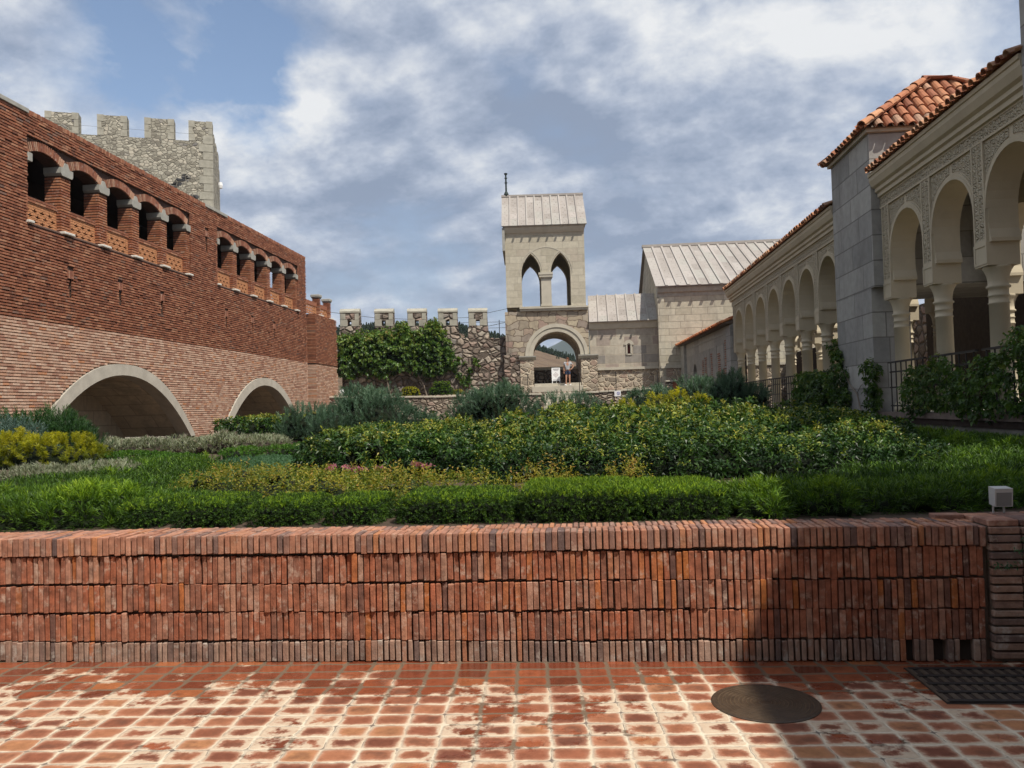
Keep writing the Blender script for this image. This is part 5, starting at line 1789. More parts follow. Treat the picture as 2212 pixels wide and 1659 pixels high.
def skin_mesh(name, pts, edges, rad, mat, parent, rootv=0, lv=2):
    me = bpy.data.meshes.new(name)
    o = np.array(parent.location)
    me.from_pydata([tuple(np.array(p) - o) for p in pts], edges, [])
    ob = bpy.data.objects.new(name, me)
    COL.objects.link(ob)
    ob.parent = parent
    ob.modifiers.new('skin', 'SKIN')
    for i, r in enumerate(rad):
        me.skin_vertices[0].data[i].radius = r if hasattr(r, '__len__') else (r, r)
        me.skin_vertices[0].data[i].use_root = (i == rootv)
    sb = ob.modifiers.new('subdiv', 'SUBSURF')
    sb.levels = lv
    sb.render_levels = lv
    me.materials.append(mat)
    dg = bpy.context.evaluated_depsgraph_get()
    m2 = bpy.data.meshes.new_from_object(ob.evaluated_get(dg))
    ob.modifiers.clear()
    ob.data = m2
    m2.name = name
    m2.polygons.foreach_set('use_smooth', np.ones(len(m2.polygons), bool))
    return ob


def person(loc, label, h, pose, clothes):
    """pose: dict joint -> (x,y,z) in metres at 1.72 m standing height, facing -Y"""
    k = h / 1.72
    rt = root('person', loc, label, 'person')
    L0 = np.array(loc)
    J = {n: L0 + np.array(p) * k for n, p in pose.items()}
    names = ['pelvis', 'waist', 'chest', 'neck', 'head0', 'head1', 'shL', 'elL', 'wrL', 'haL', 'shR', 'elR', 'wrR', 'haR', 'hipL', 'knL', 'anL', 'toL', 'hipR', 'knR', 'anR', 'toR']
    E_ = [('pelvis', 'waist'), ('waist', 'chest'), ('chest', 'neck'), ('neck', 'head0'), ('head0', 'head1'), ('chest', 'shL'), ('shL', 'elL'), ('elL', 'wrL'), ('wrL', 'haL'), ('chest', 'shR'), ('shR', 'elR'), ('elR', 'wrR'), ('wrR', 'haR'),
          ('pelvis', 'hipL'), ('hipL', 'knL'), ('knL', 'anL'), ('anL', 'toL'), ('pelvis', 'hipR'), ('hipR', 'knR'), ('knR', 'anR'), ('anR', 'toR')]
    R_ = {'pelvis': (.14, .10), 'waist': (.12, .09), 'chest': (.14, .10), 'neck': .05, 'head0': (.075, .09), 'head1': (.075, .09), 'sh': .055, 'el': .038, 'wr': .027, 'ha': (.035, .018), 'hip': .085, 'kn': .055, 'an': .036, 'to': (.035, .03)}
    rad = []
    for n in names:
        r = R_.get(n, R_.get(n[:-1]))
        rad.append(tuple(q * k for q in r) if hasattr(r, '__len__') else (r * k, r * k))
    skin_mesh('body', [J[n] for n in names], [(names.index(a), names.index(b)) for a, b in E_], rad, SKIN, rt)
    mid = lambda a, b, t: J[a] * (1 - t) + J[b] * t
    if 'shirt' in clothes:
        pts = [mid('pelvis', 'waist', .3), J['waist'], J['chest'], mid('chest', 'neck', .75), J['shL'], mid('shL', 'elL', .55), J['shR'], mid('shR', 'elR', .55)]
        skin_mesh('tshirt', pts, [(0, 1), (1, 2), (2, 3), (2, 4), (4, 5), (2, 6), (6, 7)], [(.165 * k, .125 * k), (.14 * k, .11 * k), (.16 * k, .12 * k), (.065 * k,) * 2, (.075 * k,) * 2, (.065 * k,) * 2, (.075 * k,) * 2, (.065 * k,) * 2], clothes['shirt'], rt, 1)
    if 'shorts' in clothes:
        t_ = clothes.get('leg', .62)
        pts = [mid('pelvis', 'waist', .45), J['pelvis'], J['hipL'], mid('hipL', 'knL', t_), J['hipR'], mid('hipR', 'knR', t_)]
        skin_mesh('shorts', pts, [(0, 1), (1, 2), (2, 3), (1, 4), (4, 5)], [(.135 * k, .11 * k), (.15 * k, .115 * k), (.10 * k,) * 2, (.088 * k,) * 2, (.10 * k,) * 2, (.088 * k,) * 2], clothes['shorts'], rt, 1)
    for s_ in 'LR':
        sh = MB().cboxes([(J['an' + s_] * .35 + J['to' + s_] * .65) + np.array([0, 0, -.012])], [[.048 * k, .13 * k, .045 * k]], .025, rotz3(np.array([math.atan2(J['to' + s_][0] - J['an' + s_][0], -(J['to' + s_][1] - J['an' + s_][1]))])))
        sh.build('shoe', SHOE if clothes.get('shoe') else DARK, rt)
        # fingers
        fm = MB()
        d = J['ha' + s_] - J['wr' + s_]
        d /= np.linalg.norm(d) + 1e-9
        sd = np.cross(d, [0, 1, .2]); sd /= np.linalg.norm(sd)
        for q, ln in zip((-1.5, -.5, .5, 1.5), (.065, .075, .07, .055)):
            b0 = J['ha' + s_] + sd * q * .017 * k
            fm.tube([b0, b0 + d * ln * .55 * k, b0 + d * ln * k + np.array([0, -.012 * k, 0])], [.009 * k, .008 * k, .006 * k], 5)
        b0 = J['wr' + s_] + d * .03 * k - sd * .03 * k
        fm.tube([b0, b0 + d * .03 * k - sd * .025 * k, b0 + d * .06 * k - sd * .03 * k], [.010 * k, .009 * k, .007 * k], 5)
        fm.build('fingers', SKIN, rt)
    hd = mid('head0', 'head1', .55)
    fc = MB()
    fc.boxes([hd + np.array([0, -.100, -.005]) * k], [[.013 * k, .016 * k, .022 * k]])
    fc.build('nose', SKIN, rt)
    fe = MB()
    for sx in (-1, 1):
        fe.boxes([hd + np.array([sx * .032, -.088, .02]) * k], [[.013 * k, .004, .006 * k]])
    fe.boxes([hd + np.array([0, -.090, -.05]) * k], [[.022 * k, .004, .005 * k]])
    fe.build('eyes_and_mouth', HAIR, rt)
    fe = MB()
    for sx in (-1, 1):
        fe.cboxes([hd + np.array([sx * .082, .005, .0]) * k], [[.012 * k, .02 * k, .032 * k]], .006)
    fe.build('ears', SKIN, rt)
    if 'hair' in clothes:
        G = super_grid((hd[0] + .012, hd[1] + .018 * k, hd[2] + .035 * k, .092 * k, .10 * k, .095 * k, 2), .006, 5, 20, 12).reshape(-1, 3)
        i, jj = np.meshgrid(np.arange(19), np.arange(11), indexing='ij')
        hm = MB().add(G, [np.stack([i * 12 + jj, (i + 1) * 12 + jj, (i + 1) * 12 + jj + 1, i * 12 + jj + 1], -1).reshape(-1, 4)])
        hm.tube([hd + np.array([.05, .08, .05]) * k, hd + np.array([.085, .10, -.02]) * k, hd + np.array([.09, .09, -.12]) * k], [.035 * k, .04 * k, .015 * k], 7)
        hm.build('hair', clothes['hair'], rt, smooth=True)
    return rt


STAND = dict(pelvis=(0, 0, .93), waist=(0, .0, 1.08), chest=(0, .0, 1.28), neck=(0, .0, 1.45), head0=(0, -.02, 1.53), head1=(0, -.02, 1.64),
             shL=(-.17, 0, 1.39), elL=(-.22, .02, 1.12), wrL=(-.22, -.04, .88), haL=(-.22, -.05, .81), shR=(.17, 0, 1.39), elR=(.36, .06, 1.17), wrR=(.22, -.01, .99), haR=(.16, -.03, .97),
             hipL=(-.09, 0, .88), knL=(-.10, -.02, .48), anL=(-.12, .01, .08), toL=(-.16, -.15, .04), hipR=(.09, 0, .88), knR=(.10, -.02, .48), anR=(.10, .01, .08), toR=(.14, -.15, .04))
person((-.87, 48.6, 1.21), 'woman in grey t-shirt and dark shorts, hand on hip, standing in the gateway', 1.70, STAND, dict(shirt=SHIRT, shorts=SHORTS, hair=HAIR, shoe=1))
WALK = dict(STAND)
WALK.update(elR=(.24, .05, 1.12), wrR=(.22, -.06, .9), haR=(.22, -.08, .83), anL=(-.1, -.2, .08), toL=(-.1, -.36, .04), knL=(-.1, -.14, .48))
person((-11.05, 43.3, -.62), 'bald man behind the big blue pine, only his head showing', 1.74, WALK, dict(shirt=DARK, shorts=SHORTS, leg=.95))
# ------------------------------------------------------------------ hills
def ridge(x):
    return np.interp(x, [-400, -140, -95, -78, -52, -40, -30, -17, -6, 6, 25, 60, 140], [32, 33, 33, 34, 34, 31.5, 28.2, 23.8, 20.0, 16, 10, 5, 2])


gx, gy = np.meshgrid(np.linspace(-400, 140, 110), np.linspace(90, 420, 44), indexing='ij')
prof = np.clip((gy - 90) / 210, 0, 1)
prof = prof ** .8
gz = ridge(gx) * prof - 3 + wobble(np.stack([gx, gy, gx * 0], -1).reshape(-1, 3), .06, 3).reshape(gx.shape) * .9 * prof
V = np.stack([gx, gy, gz], -1).reshape(-1, 3)
i, j = np.meshgrid(np.arange(109), np.arange(43), indexing='ij')
hl = MB().add(V, [np.stack([i * 44 + j, (i + 1) * 44 + j, (i + 1) * 44 + j + 1, i * 44 + j + 1], -1).reshape(-1, 4)])
hl.build('hillside', M['hill'], fix=False, smooth=True)['kind'] = 'structure'
gx, gy = np.meshgrid(np.linspace(-900, 500, 60), np.linspace(1500, 2400, 20), indexing='ij')
gz = (150 + 60 * np.sin(gx / 170 + 1.0) + 25 * np.sin(gx / 61.)) * np.clip((gy - 1500) / 600, 0, 1) + 0
V = np.stack([gx, gy, gz], -1).reshape(-1, 3)
i, j = np.meshgrid(np.arange(59), np.arange(19), indexing='ij')
hl = MB().add(V, [np.stack([i * 20 + j, (i + 1) * 20 + j, (i + 1) * 20 + j + 1, i * 20 + j + 1], -1).reshape(-1, 4)])
hl.build('distant_mountain', M['far_hill'], fix=False, smooth=True)['kind'] = 'structure'
# pine wood along the crest: one mass far off
nt = 1500
tx_ = np.concatenate([rng.uniform(-150, -28, 1150), rng.uniform(-30, 20, 350)])
ty_ = 300 + 10 - np.abs(rng.normal(0, 1, nt)) * np.where(tx_ < -28, 38, 7)
tz_ = ridge(tx_) * np.clip((ty_ - 90) / 210, 0, 1) ** .8 - 3
th_ = rng.uniform(1.4, 3.0, nt)
fw_ = MB()
mlf = 40
for k in range(nt):
    z_ = rng.uniform(.08, 1, mlf)
    rr = (1 - z_) * th_[k] * .26 + .05
    a_ = rng.uniform(0, 6.28, mlf)
    p = np.stack([tx_[k] + rr * np.cos(a_), ty_[k] + rr * np.sin(a_), tz_[k] + z_ * th_[k]], 1)
    d = np.stack([np.cos(a_), np.sin(a_), np.full(mlf, -.25)], 1) * (.2 + .35 * (1 - z_))[:, None]
    s_ = np.stack([-np.sin(a_), np.cos(a_), np.zeros(mlf)], 1) * .26
    up_ = np.array([0, 0, .4])
    fw_.add(np.stack([p - s_, p + d - up_ * .3, p + s_, p + up_], 1).reshape(-1, 3), [np.arange(mlf * 4).reshape(mlf, 4)], np.repeat(rng.uniform(0, 1, mlf), 4))
tag(fw_.build('pine_wood', M['pine_far'], fix=False), 'dark pine wood along the crest of the dry hill', 'wood', None, 'stuff')

# ------------------------------------------------------------------ planting
JU = dict(cl=1300, nb=10, L=.036, wd=.0062, stem=.05, spread=.60, up=.25, jit=.38, rough=.035, depth=.10, top_tint=.45, bend=.15, thigh=.70, side=.62)
CY = dict(cl=3300, nb=8, L=.021, wd=.0055, stem=.028, spread=.75, up=.12, jit=.4, rough=.016, depth=.055, top_tint=.12, bend=.1, thigh=.62,  # low body tints paint the hedge sides as shaded
          fringe=(1700, 8, .024, .0052, .022, .6, .6, .3, .45, 1.0, .0, .02))


def ju(**k):
    d = dict(JU)
    d.update(k)
    return d


# front clipped row, left to right
def hedgebox(x0, x1, y0, y1, zt_, p=6):
    return ((x0 + x1) / 2, (y0 + y1) / 2, (zt_ - .95) / 2, (x1 - x0) / 2, (y1 - y0) / 2, (zt_ + .95) / 2, p)


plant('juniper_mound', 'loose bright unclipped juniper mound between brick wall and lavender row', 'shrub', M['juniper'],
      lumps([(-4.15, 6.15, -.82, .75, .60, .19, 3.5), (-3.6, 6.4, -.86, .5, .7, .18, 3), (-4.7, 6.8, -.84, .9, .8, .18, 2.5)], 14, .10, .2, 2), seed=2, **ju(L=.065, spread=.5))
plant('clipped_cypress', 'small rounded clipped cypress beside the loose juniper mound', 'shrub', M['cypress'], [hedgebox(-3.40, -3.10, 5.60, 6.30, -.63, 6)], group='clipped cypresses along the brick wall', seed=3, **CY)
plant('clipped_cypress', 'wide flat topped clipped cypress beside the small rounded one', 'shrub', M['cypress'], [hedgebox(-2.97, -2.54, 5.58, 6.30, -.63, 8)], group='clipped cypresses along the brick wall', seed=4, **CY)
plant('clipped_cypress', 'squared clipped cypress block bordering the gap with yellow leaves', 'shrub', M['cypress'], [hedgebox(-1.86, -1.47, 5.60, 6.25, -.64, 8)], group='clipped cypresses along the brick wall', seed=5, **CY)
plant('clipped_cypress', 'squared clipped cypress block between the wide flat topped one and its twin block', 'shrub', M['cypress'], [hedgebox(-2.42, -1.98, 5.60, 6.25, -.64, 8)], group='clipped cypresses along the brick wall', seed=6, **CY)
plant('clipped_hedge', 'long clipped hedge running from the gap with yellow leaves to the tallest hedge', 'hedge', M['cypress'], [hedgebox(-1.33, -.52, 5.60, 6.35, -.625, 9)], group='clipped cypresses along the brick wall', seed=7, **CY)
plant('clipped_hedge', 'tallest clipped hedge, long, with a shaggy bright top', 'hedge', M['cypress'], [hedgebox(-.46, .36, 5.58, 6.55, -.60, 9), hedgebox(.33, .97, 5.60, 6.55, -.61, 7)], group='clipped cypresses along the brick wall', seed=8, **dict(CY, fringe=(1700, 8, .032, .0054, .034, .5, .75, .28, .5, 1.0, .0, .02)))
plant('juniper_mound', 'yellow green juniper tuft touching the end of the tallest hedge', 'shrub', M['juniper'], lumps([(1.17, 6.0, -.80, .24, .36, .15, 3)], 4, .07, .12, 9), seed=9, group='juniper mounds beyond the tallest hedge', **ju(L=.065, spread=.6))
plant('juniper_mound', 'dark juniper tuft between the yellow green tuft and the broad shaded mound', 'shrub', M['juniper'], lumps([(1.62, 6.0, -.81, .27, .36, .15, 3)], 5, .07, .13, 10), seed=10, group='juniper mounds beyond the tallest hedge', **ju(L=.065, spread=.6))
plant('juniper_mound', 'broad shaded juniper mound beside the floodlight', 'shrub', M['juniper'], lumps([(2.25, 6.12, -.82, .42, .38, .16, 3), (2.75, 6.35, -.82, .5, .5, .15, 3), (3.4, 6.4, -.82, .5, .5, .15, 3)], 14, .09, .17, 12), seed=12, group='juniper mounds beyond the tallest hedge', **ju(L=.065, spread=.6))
plant('juniper_spread', 'wide low spread of feathery juniper in front of the podium wall', 'shrub', M['juniper'],
      lumps([(3.0, 7.3, -.92, 1.2, .8, .16, 2.5), (4.2, 8.0, -.95, 1.3, 1.1, .18, 2.5), (5.2, 9.2, -1.0, 1.0, 1.2, .20, 2.5), (1.9, 7.2, -.92, .7, .6, .15, 2.5), (4.0, 6.9, -.90, .8, .6, .16, 2.5), (3.2, 8.6, -.95, .8, .8, .16, 2.5), (5.0, 10.8, -.90, 1.0, 1.2, .18, 2.5), (5.6, 12.6, -.88, .8, 1.3, .20, 2.5), (5.8, 10.0, -.88, .6, 1.5, .20, 2.5), (4.4, 9.6, -.92, .8, 1.0, .18, 2.5)], 40, .12, .28, 13), seed=13,
      **ju(cl=520, L=.085, wd=.009, spread=.6, stem=.10))
SP = dict(cl=300, nb=8, L=.034, wd=.015, stem=.12, spread=.95, up=.55, jit=.35, rough=.07, depth=.14, top_tint=.3)
sp1 = plant('spirea', 'yellow leaved spirea bed with pink flower heads behind the squared cypress blocks', 'shrub', M['spirea'],
            lumps([(-3.35, 7.6, -.82, .55, .6, .25, 2.5), (-2.7, 7.5, -.82, .5, .6, .25, 2.5), (-2.15, 7.25, -.86, .4, .5, .22, 2.5)], 12, .1, .2, 14), seed=14, **SP)
plant('spirea', 'smaller yellow green spirea behind the gap in the hedges', 'shrub', M['spirea'],
      [(-1.55, 7.1, -.82, .40, .5, .25, 2.5), (-1.05, 7.2, -.86, .36, .45, .22, 2.5), (-1.42, 6.2, -.82, .06, .25, .16, 2)], seed=15, **SP)
plant('spirea', 'thin spirea with reddish young tips behind the tallest hedge', 'shrub', M['spirea'], [(-.35, 7.1, -.80, .3, .3, .25, 2.3), (.35, 7.2, -.81, .2, .25, .25, 2.3)], seed=16, **dict(SP, cl=300, tlow=.4))
for (x_, y_, z_) in ((-2.55, 8.0, -.54), (-2.42, 8.05, -.555), (-2.30, 7.95, -.565), (-2.22, 7.9, -.57), (-1.98, 7.7, -.55), (-1.55, 7.4, -.50), (-2.2, 7.75, -.57), (-2.50, 7.8, -.555), (-1.45, 7.4, -.52)):
    n = 40
    p = np.array([x_, y_, z_]) + rng.normal(size=(n, 3)) * np.array([.022, .022, .008])
    d = rng.normal(size=(n, 3)) * .012
    e = rng.normal(size=(n, 3)) * .010
    MB().add(np.stack([p - d, p + e, p + d, p - e], 1).reshape(-1, 3), [np.arange(n * 4).reshape(n, 4)], np.repeat(rng.uniform(0, 1, n), 4)).build('flower_head', M['pink'], sp1, fix=False)

LA = dict(cl=210, nb=8, L=.080, wd=.025, stem=.09, spread=1.0, up=.35, jit=.5, rough=.10, depth=.26, top_tint=.34, bend=.5, thigh=.52,  # low tints darken the fronts as if shaded, fringe brightens the tops
          fringe=(150, 7, .06, .020, .10, .85, .55, .4, .30, 1.0, .12, .06, 2.6))
plant('laurel_mass', 'laurel mass beside the dark red shrub, dark below with yellow green tips', 'bush', M['laurel'],
      lumps([(-2.95, 9.70, -0.80, .48, .80, .48, 3.4), (-2.3, 9.55, -0.80, .55, .85, .46, 3.4), (-1.7, 9.70, -0.84, .45, .75, .45, 3.2), (-2.9, 11.3, -0.80, .75, 1.1, .50, 3.4), (-1.9, 11.3, -0.82, .7, 1.1, .50, 3.4), (-2.4, 13.0, -0.86, 1.0, 1.1, .50, 3.4)], 20, .16, .32, 101), seed=17, **LA)
plant('laurel_mass', 'bulkiest laurel mass, behind the tallest hedge', 'bush', M['laurel'],
      lumps([(-.55, 9.70, -0.91, .85, 1.1, .47, 3.6), (.55, 9.40, -0.91, .95, 1.0, .46, 3.6), (1.65, 9.50, -0.91, .9, 1.1, .45, 3.6), (2.7, 9.80, -0.93, .9, 1.2, .44, 3.6), (3.55, 10.40, -0.97, .75, 1.2, .43, 3.6)], 26, .18, .38, 102), seed=18, **LA)
LF = dict(LA, cl=65, L=.115, wd=.04, nb=7, fringe=(80, 7, .09, .03, .13, .85, .55, .4, .30, 1.0, .12, .06, 1.9))
plant('laurel_mass', 'flat crowned laurel directly behind the bulkiest laurel mass', 'bush', M['laurel'],
      lumps([(-.3, 13.2, -0.79, 1.2, 2.2, .47, 3.6), (1.3, 13.2, -0.77, 1.3, 2.4, .45, 3.6), (2.8, 13.4, -0.77, 1.2, 2.2, .42, 3.6), (4.1, 14.2, -0.79, 1.0, 2.4, .40, 3.6)], 22, .25, .45, 103), seed=19, **LF)
LG = dict(LA, cl=30, L=.15, wd=.055, nb=7, fringe=(38, 7, .12, .045, .15, .85, .55, .4, .30, 1.0, .12, .06, 1.3))
plant('laurel_mass', 'distant laurel spread around the golden tufts before the gateway', 'bush', M['laurel'],
      lumps([(.3, 18.2, -0.77, 1.6, 3.2, .52, 3.6), (2.4, 18.4, -0.75, 1.7, 3.2, .50, 3.6), (4.5, 19.0, -0.77, 1.5, 3.4, .45, 3.6), (1.0, 22.5, -0.72, 1.6, 2.4, .50, 3.6), (3.4, 22.5, -0.72, 1.6, 2.4, .50, 3.6)], 18, .35, .6, 104), seed=20, **LG)
plant('clipped_laurel', 'clipped laurel block in front of the smaller vault', 'hedge', M['laurel'],
      [hedgebox(-11.3, -8.3, 23.4, 25.4, -.16, 5), hedgebox(-9.0, -7.4, 23.0, 25.0, -.10, 4)], seed=21, **dict(LG, cl=50, rough=.06, L=.13, wd=.05))
plant('laurel_bush', 'small dark laurel at the foot of the largest blue pine', 'bush', M['laurel'], [(-3.75, 20.3, -.60, .45, .6, .5, 2.5)], seed=22, **dict(LG, L=.12))

LV = dict(cl=330, nb=8, L=.085, wd=.010, stem=.05, spread=.35, up=.75, jit=.25, rough=.05, depth=.10, top_tint=.2, core='core_twig')
plant('lavender_hedge', 'long grey green lavender hedge in front of the large vault', 'hedge', M['lavender'], lumps([hedgebox(-10.6, -8.3, 16.3, 17.7, -.56, 4), hedgebox(-8.7, -6.5, 16.4, 17.8, -.53, 4)], 8, .15, .3, 23), seed=23, **dict(LV, cl=200, L=.12, wd=.016))
plant('lavender_hedge', 'small lavender row with bare brown stems below the golden conifer', 'hedge', M['lavender'], [hedgebox(-8.0, -6.9, 10.2, 11.0, -.68, 3), hedgebox(-7.1, -6.25, 10.3, 11.2, -.65, 3)], seed=24, **LV)
BXW = dict(cl=420, nb=6, L=.045, wd=.016, stem=.04, spread=.8, up=.4, jit=.4, rough=.03, depth=.06, top_tint=.3)
plant('box_hedge', 'short clipped green hedge next to the very low hedge line', 'hedge', M['boxwood'], [hedgebox(-6.22, -5.6, 13.2, 13.9, -.58, 4)], group='short clipped hedges by the lavender', seed=25, **BXW)
plant('box_hedge', 'short clipped green hedge beside the dark red twiggy shrub', 'hedge', M['boxwood'], [hedgebox(-5.5, -4.8, 13.3, 14.0, -.565, 4)], group='short clipped hedges by the lavender', seed=26, **BXW)
plant('box_hedge', 'very low green hedge line running between lavender and ground cover', 'hedge', M['boxwood'], [hedgebox(-8.7, -7.2, 13.2, 14.0, -.62, 3.5), hedgebox(-7.35, -6.35, 12.8, 13.5, -.66, 3.5)], seed=27, **BXW)
plant('barberry', 'small dark red twiggy shrub between clipped hedge and laurel', 'shrub', mat_leaf('barberry_leaf', GR((.07, .02, .018), (.16, .045, .035)), .6, .15), [(-4.05, 11.9, -.75, .16, .2, .24, 2)], seed=28, **dict(BXW, core='core_twig'))
plant('juniper_spread', 'soft green ground cover juniper between lavender row and yellow spirea', 'shrub', M['juniper'],
      lumps([(-6.2, 9.4, -.90, 1.0, .9, .15, 2.5), (-5.0, 9.0, -.90, 1.0, .8, .14, 2.5), (-5.5, 10.8, -.90, 1.1, .9, .15, 2.5), (-6.7, 12.0, -.88, .9, .8, .16, 2.5), (-4.4, 8.2, -.90, .7, .6, .13, 2.5), (-4.6, 10.0, -.90, .8, .7, .13, 2.5), (-5.4, 7.9, -.90, .9, .7, .15, 2.5)], 18, .1, .24, 29),
      seed=29, **ju(cl=330, L=.08, wd=.010, spread=.6, stem=.08))
plant('blue_ground_cover', 'bluish green ground cover strip behind the yellow spirea', 'shrub', M['bluecover'],
      [(-4.3, 11.2, -.84, .9, .7, .15, 2.5), (-3.6, 9.4, -.84, .8, .7, .16, 2.5), (-4.9, 12.2, -.84, .8, .7, .15, 2.5), (-3.9, 10.3, -.84, .7, .6, .16, 2.5)], seed=30, **ju(cl=380, L=.05, wd=.010, spread=.8))
GC = dict(cl=70, nb=60, L=.06, wd=.011, stem=.17, spread=.9, up=.62, jit=.22, rough=.14, depth=.08, top_tint=.6, bend=.05)
plant('golden_conifer', 'golden yellow dwarf conifer with finger-like tufts in front of the dark pine mound', 'conifer', M['golden'],
      [(-9.5, 13.2, -.72, .62, .6, .40, 2.2), (-8.9, 13.0, -.74, .55, .55, .38, 2.2), (-10.3, 13.3, -.72, .6, .6, .40, 2.2), (-8.55, 13.2, -.78, .35, .4, .30, 2.2)], seed=31, **GC)
PN = dict(cl=75, nb=30, L=.09, wd=.011, stem=.26, spread=.5, up=.66, jit=.25, rough=.16, depth=.16, top_tint=.4, bend=.0)
plant('dark_conifer', 'dark green mound of dwarf pine behind the golden conifer', 'conifer', M['dark_pine'],
      lumps([(-11.3, 16.0, -.66, .95, .9, .58, 2.3), (-12.4, 16.2, -.64, .95, .9, .58, 2.3), (-10.55, 15.8, -.72, .6, .7, .45, 2.3)], 8, .22, .42, 132), seed=32, **PN)
plant('blue_fir', 'pale blue fir sprays poking up behind the golden conifer', 'conifer', M['blue_fir'], [(-10.55, 14.3, -.62, .42, .4, .42, 2), (-11.2, 14.5, -.58, .4, .4, .55, 2)], seed=33, **dict(PN, L=.13, spread=.7))
plant('blue_pine', 'largest blue green dwarf pine, in front of the grapevine terrace', 'conifer', M['mugo'],
      lumps([(-5.0, 19.2, -.55, .95, .9, .78, 2.2), (-5.75, 19.0, -.60, .75, .8, .66, 2.2), (-4.25, 19.3, -.68, .8, .8, .58, 2.2), (-5.3, 19.6, -.5, .7, .7, .80, 2.2)], 7, .18, .32, 134), group='blue green dwarf pines', seed=34, **PN)
plant('blue_pine', 'dwarf pine at the foot of the brick buttress', 'conifer', M['mugo'], lumps([(-7.5, 22.2, -.60, .75, .8, .70, 2.2), (-6.8, 22.5, -.62, .6, .7, .62, 2.2)], 6, .22, .42, 135), group='blue green dwarf pines', seed=35, **PN)
plant('blue_pine', 'rounded dwarf pine in front of the low terrace wall below bare fieldstone', 'conifer', M['mugo'], lumps([(-2.95, 22.2, -.55, .7, .8, .80, 2.3), (-2.1, 22.2, -.55, .7, .8, .86, 2.3), (-2.5, 21.9, -.5, .8, .7, .78, 2.3)], 8, .22, .42, 136), group='blue green dwarf pines', seed=36, **PN)
PF = dict(PN, cl=50, nb=20, L=.14, wd=.016)
plant('blue_pine', 'low dwarf pine peeping over the laurel under the gateway', 'conifer', M['mugo'], [(-1.0, 27.3, -.55, .7, .8, .72, 2.2), (-.25, 27.2, -.55, .7, .8, .78, 2.2)], group='blue green dwarf pines', seed=37, **PF)
plant('blue_pine', 'tall spiky dwarf pine in front of the far arcade columns', 'conifer', M['mugo'],
      lumps([(3.7, 26.0, -.40, .8, .8, .92, 2.1), (4.6, 26.2, -.40, .75, .8, 1.0, 2.1), (5.15, 26.1, -.55, .6, .7, .75, 2.1), (4.1, 25.6, -.5, .6, .6, .9, 2.1)], 9, .22, .42, 138), group='blue green dwarf pines', seed=38, **dict(PF, jit=.3, stem=.26))
plant('blue_pine', 'dwarf pine just below the little white sign', 'conifer', M['mugo'], lumps([(2.2, 30, -.5, .75, .8, .80, 2.2), (3.0, 30, -.5, .8, .8, .95, 2.2)], 5, .22, .42, 139), group='blue green dwarf pines', seed=39, **PF)
plant('golden_conifer', 'golden tufts rising from the laurel in front of the tall blue pine', 'conifer', M['golden'], [(2.15, 24.2, -.45, .32, .4, .60, 2), (2.75, 24.0, -.45, .35, .4, .66, 2), (3.35, 23.6, -.45, .35, .4, .56, 2), (1.2, 24.5, -.5, .3, .4, .5, 2)], seed=40, **dict(GC, cl=90, L=.09, wd=.02, nb=14))
# terrace plants
TB = dict(BXW, cl=160, nb=6, L=.08, wd=.035, ground=.84, rough=.015)
tb = lambda x0, x1, y0, y1, z0, z1, p=8: ((x0 + x1) / 2, (y0 + y1) / 2, (z0 + z1) / 2, (x1 - x0) / 2, (y1 - y0) / 2, (z1 - z0) / 2, p)
plant('topiary', 'two-tier square clipped topiary on the terrace', 'topiary', M['cypress'], [tb(-9.06, -7.74, 47.4, 48.3, .5, 1.28), tb(-8.83, -7.9, 47.5, 48.2, 1.0, 1.62)], seed=41, **TB)
plant('golden_shrub', 'yellow green rounded shrub on the terrace between a vine trunk and the topiary', 'shrub', M['golden'], [(-10.3, 47.9, .95, .56, .45, .48, 2.2)], seed=42, **dict(TB, cl=120, nb=9, rough=.08))
plant('golden_shrub', 'small pale green shrub on the terrace beside the topiary', 'shrub', M['spirea'], [(-7.4, 47.9, .85, .34, .35, .34, 2.2)], seed=43, **dict(TB, cl=120, nb=8, rough=.08))
plant('box_hedge', 'low green clipped hedge on the terrace by the bald man', 'hedge', M['boxwood'], [tb(-12.9, -11.9, 47.6, 48.3, .5, 1.20, 4)], seed=44, **TB)

# ------------------------------------------------------------------ vines on the battlement wall
VI = dict(cl=42, nb=9, L=.17, wd=.14, stem=.35, spread=1.15, up=.35, jit=.5, rough=.16, depth=.25, top_tint=.35, bend=.6, ground=.9, thigh=.85)


def bwp(x, off):
    p = BW0 + bd * ((x - BW0[0]) / bd[0]) + bn * off
    return p[0], p[1]


def vine_trunk(pts, r):
    return MB().tube(pts, r, 6)


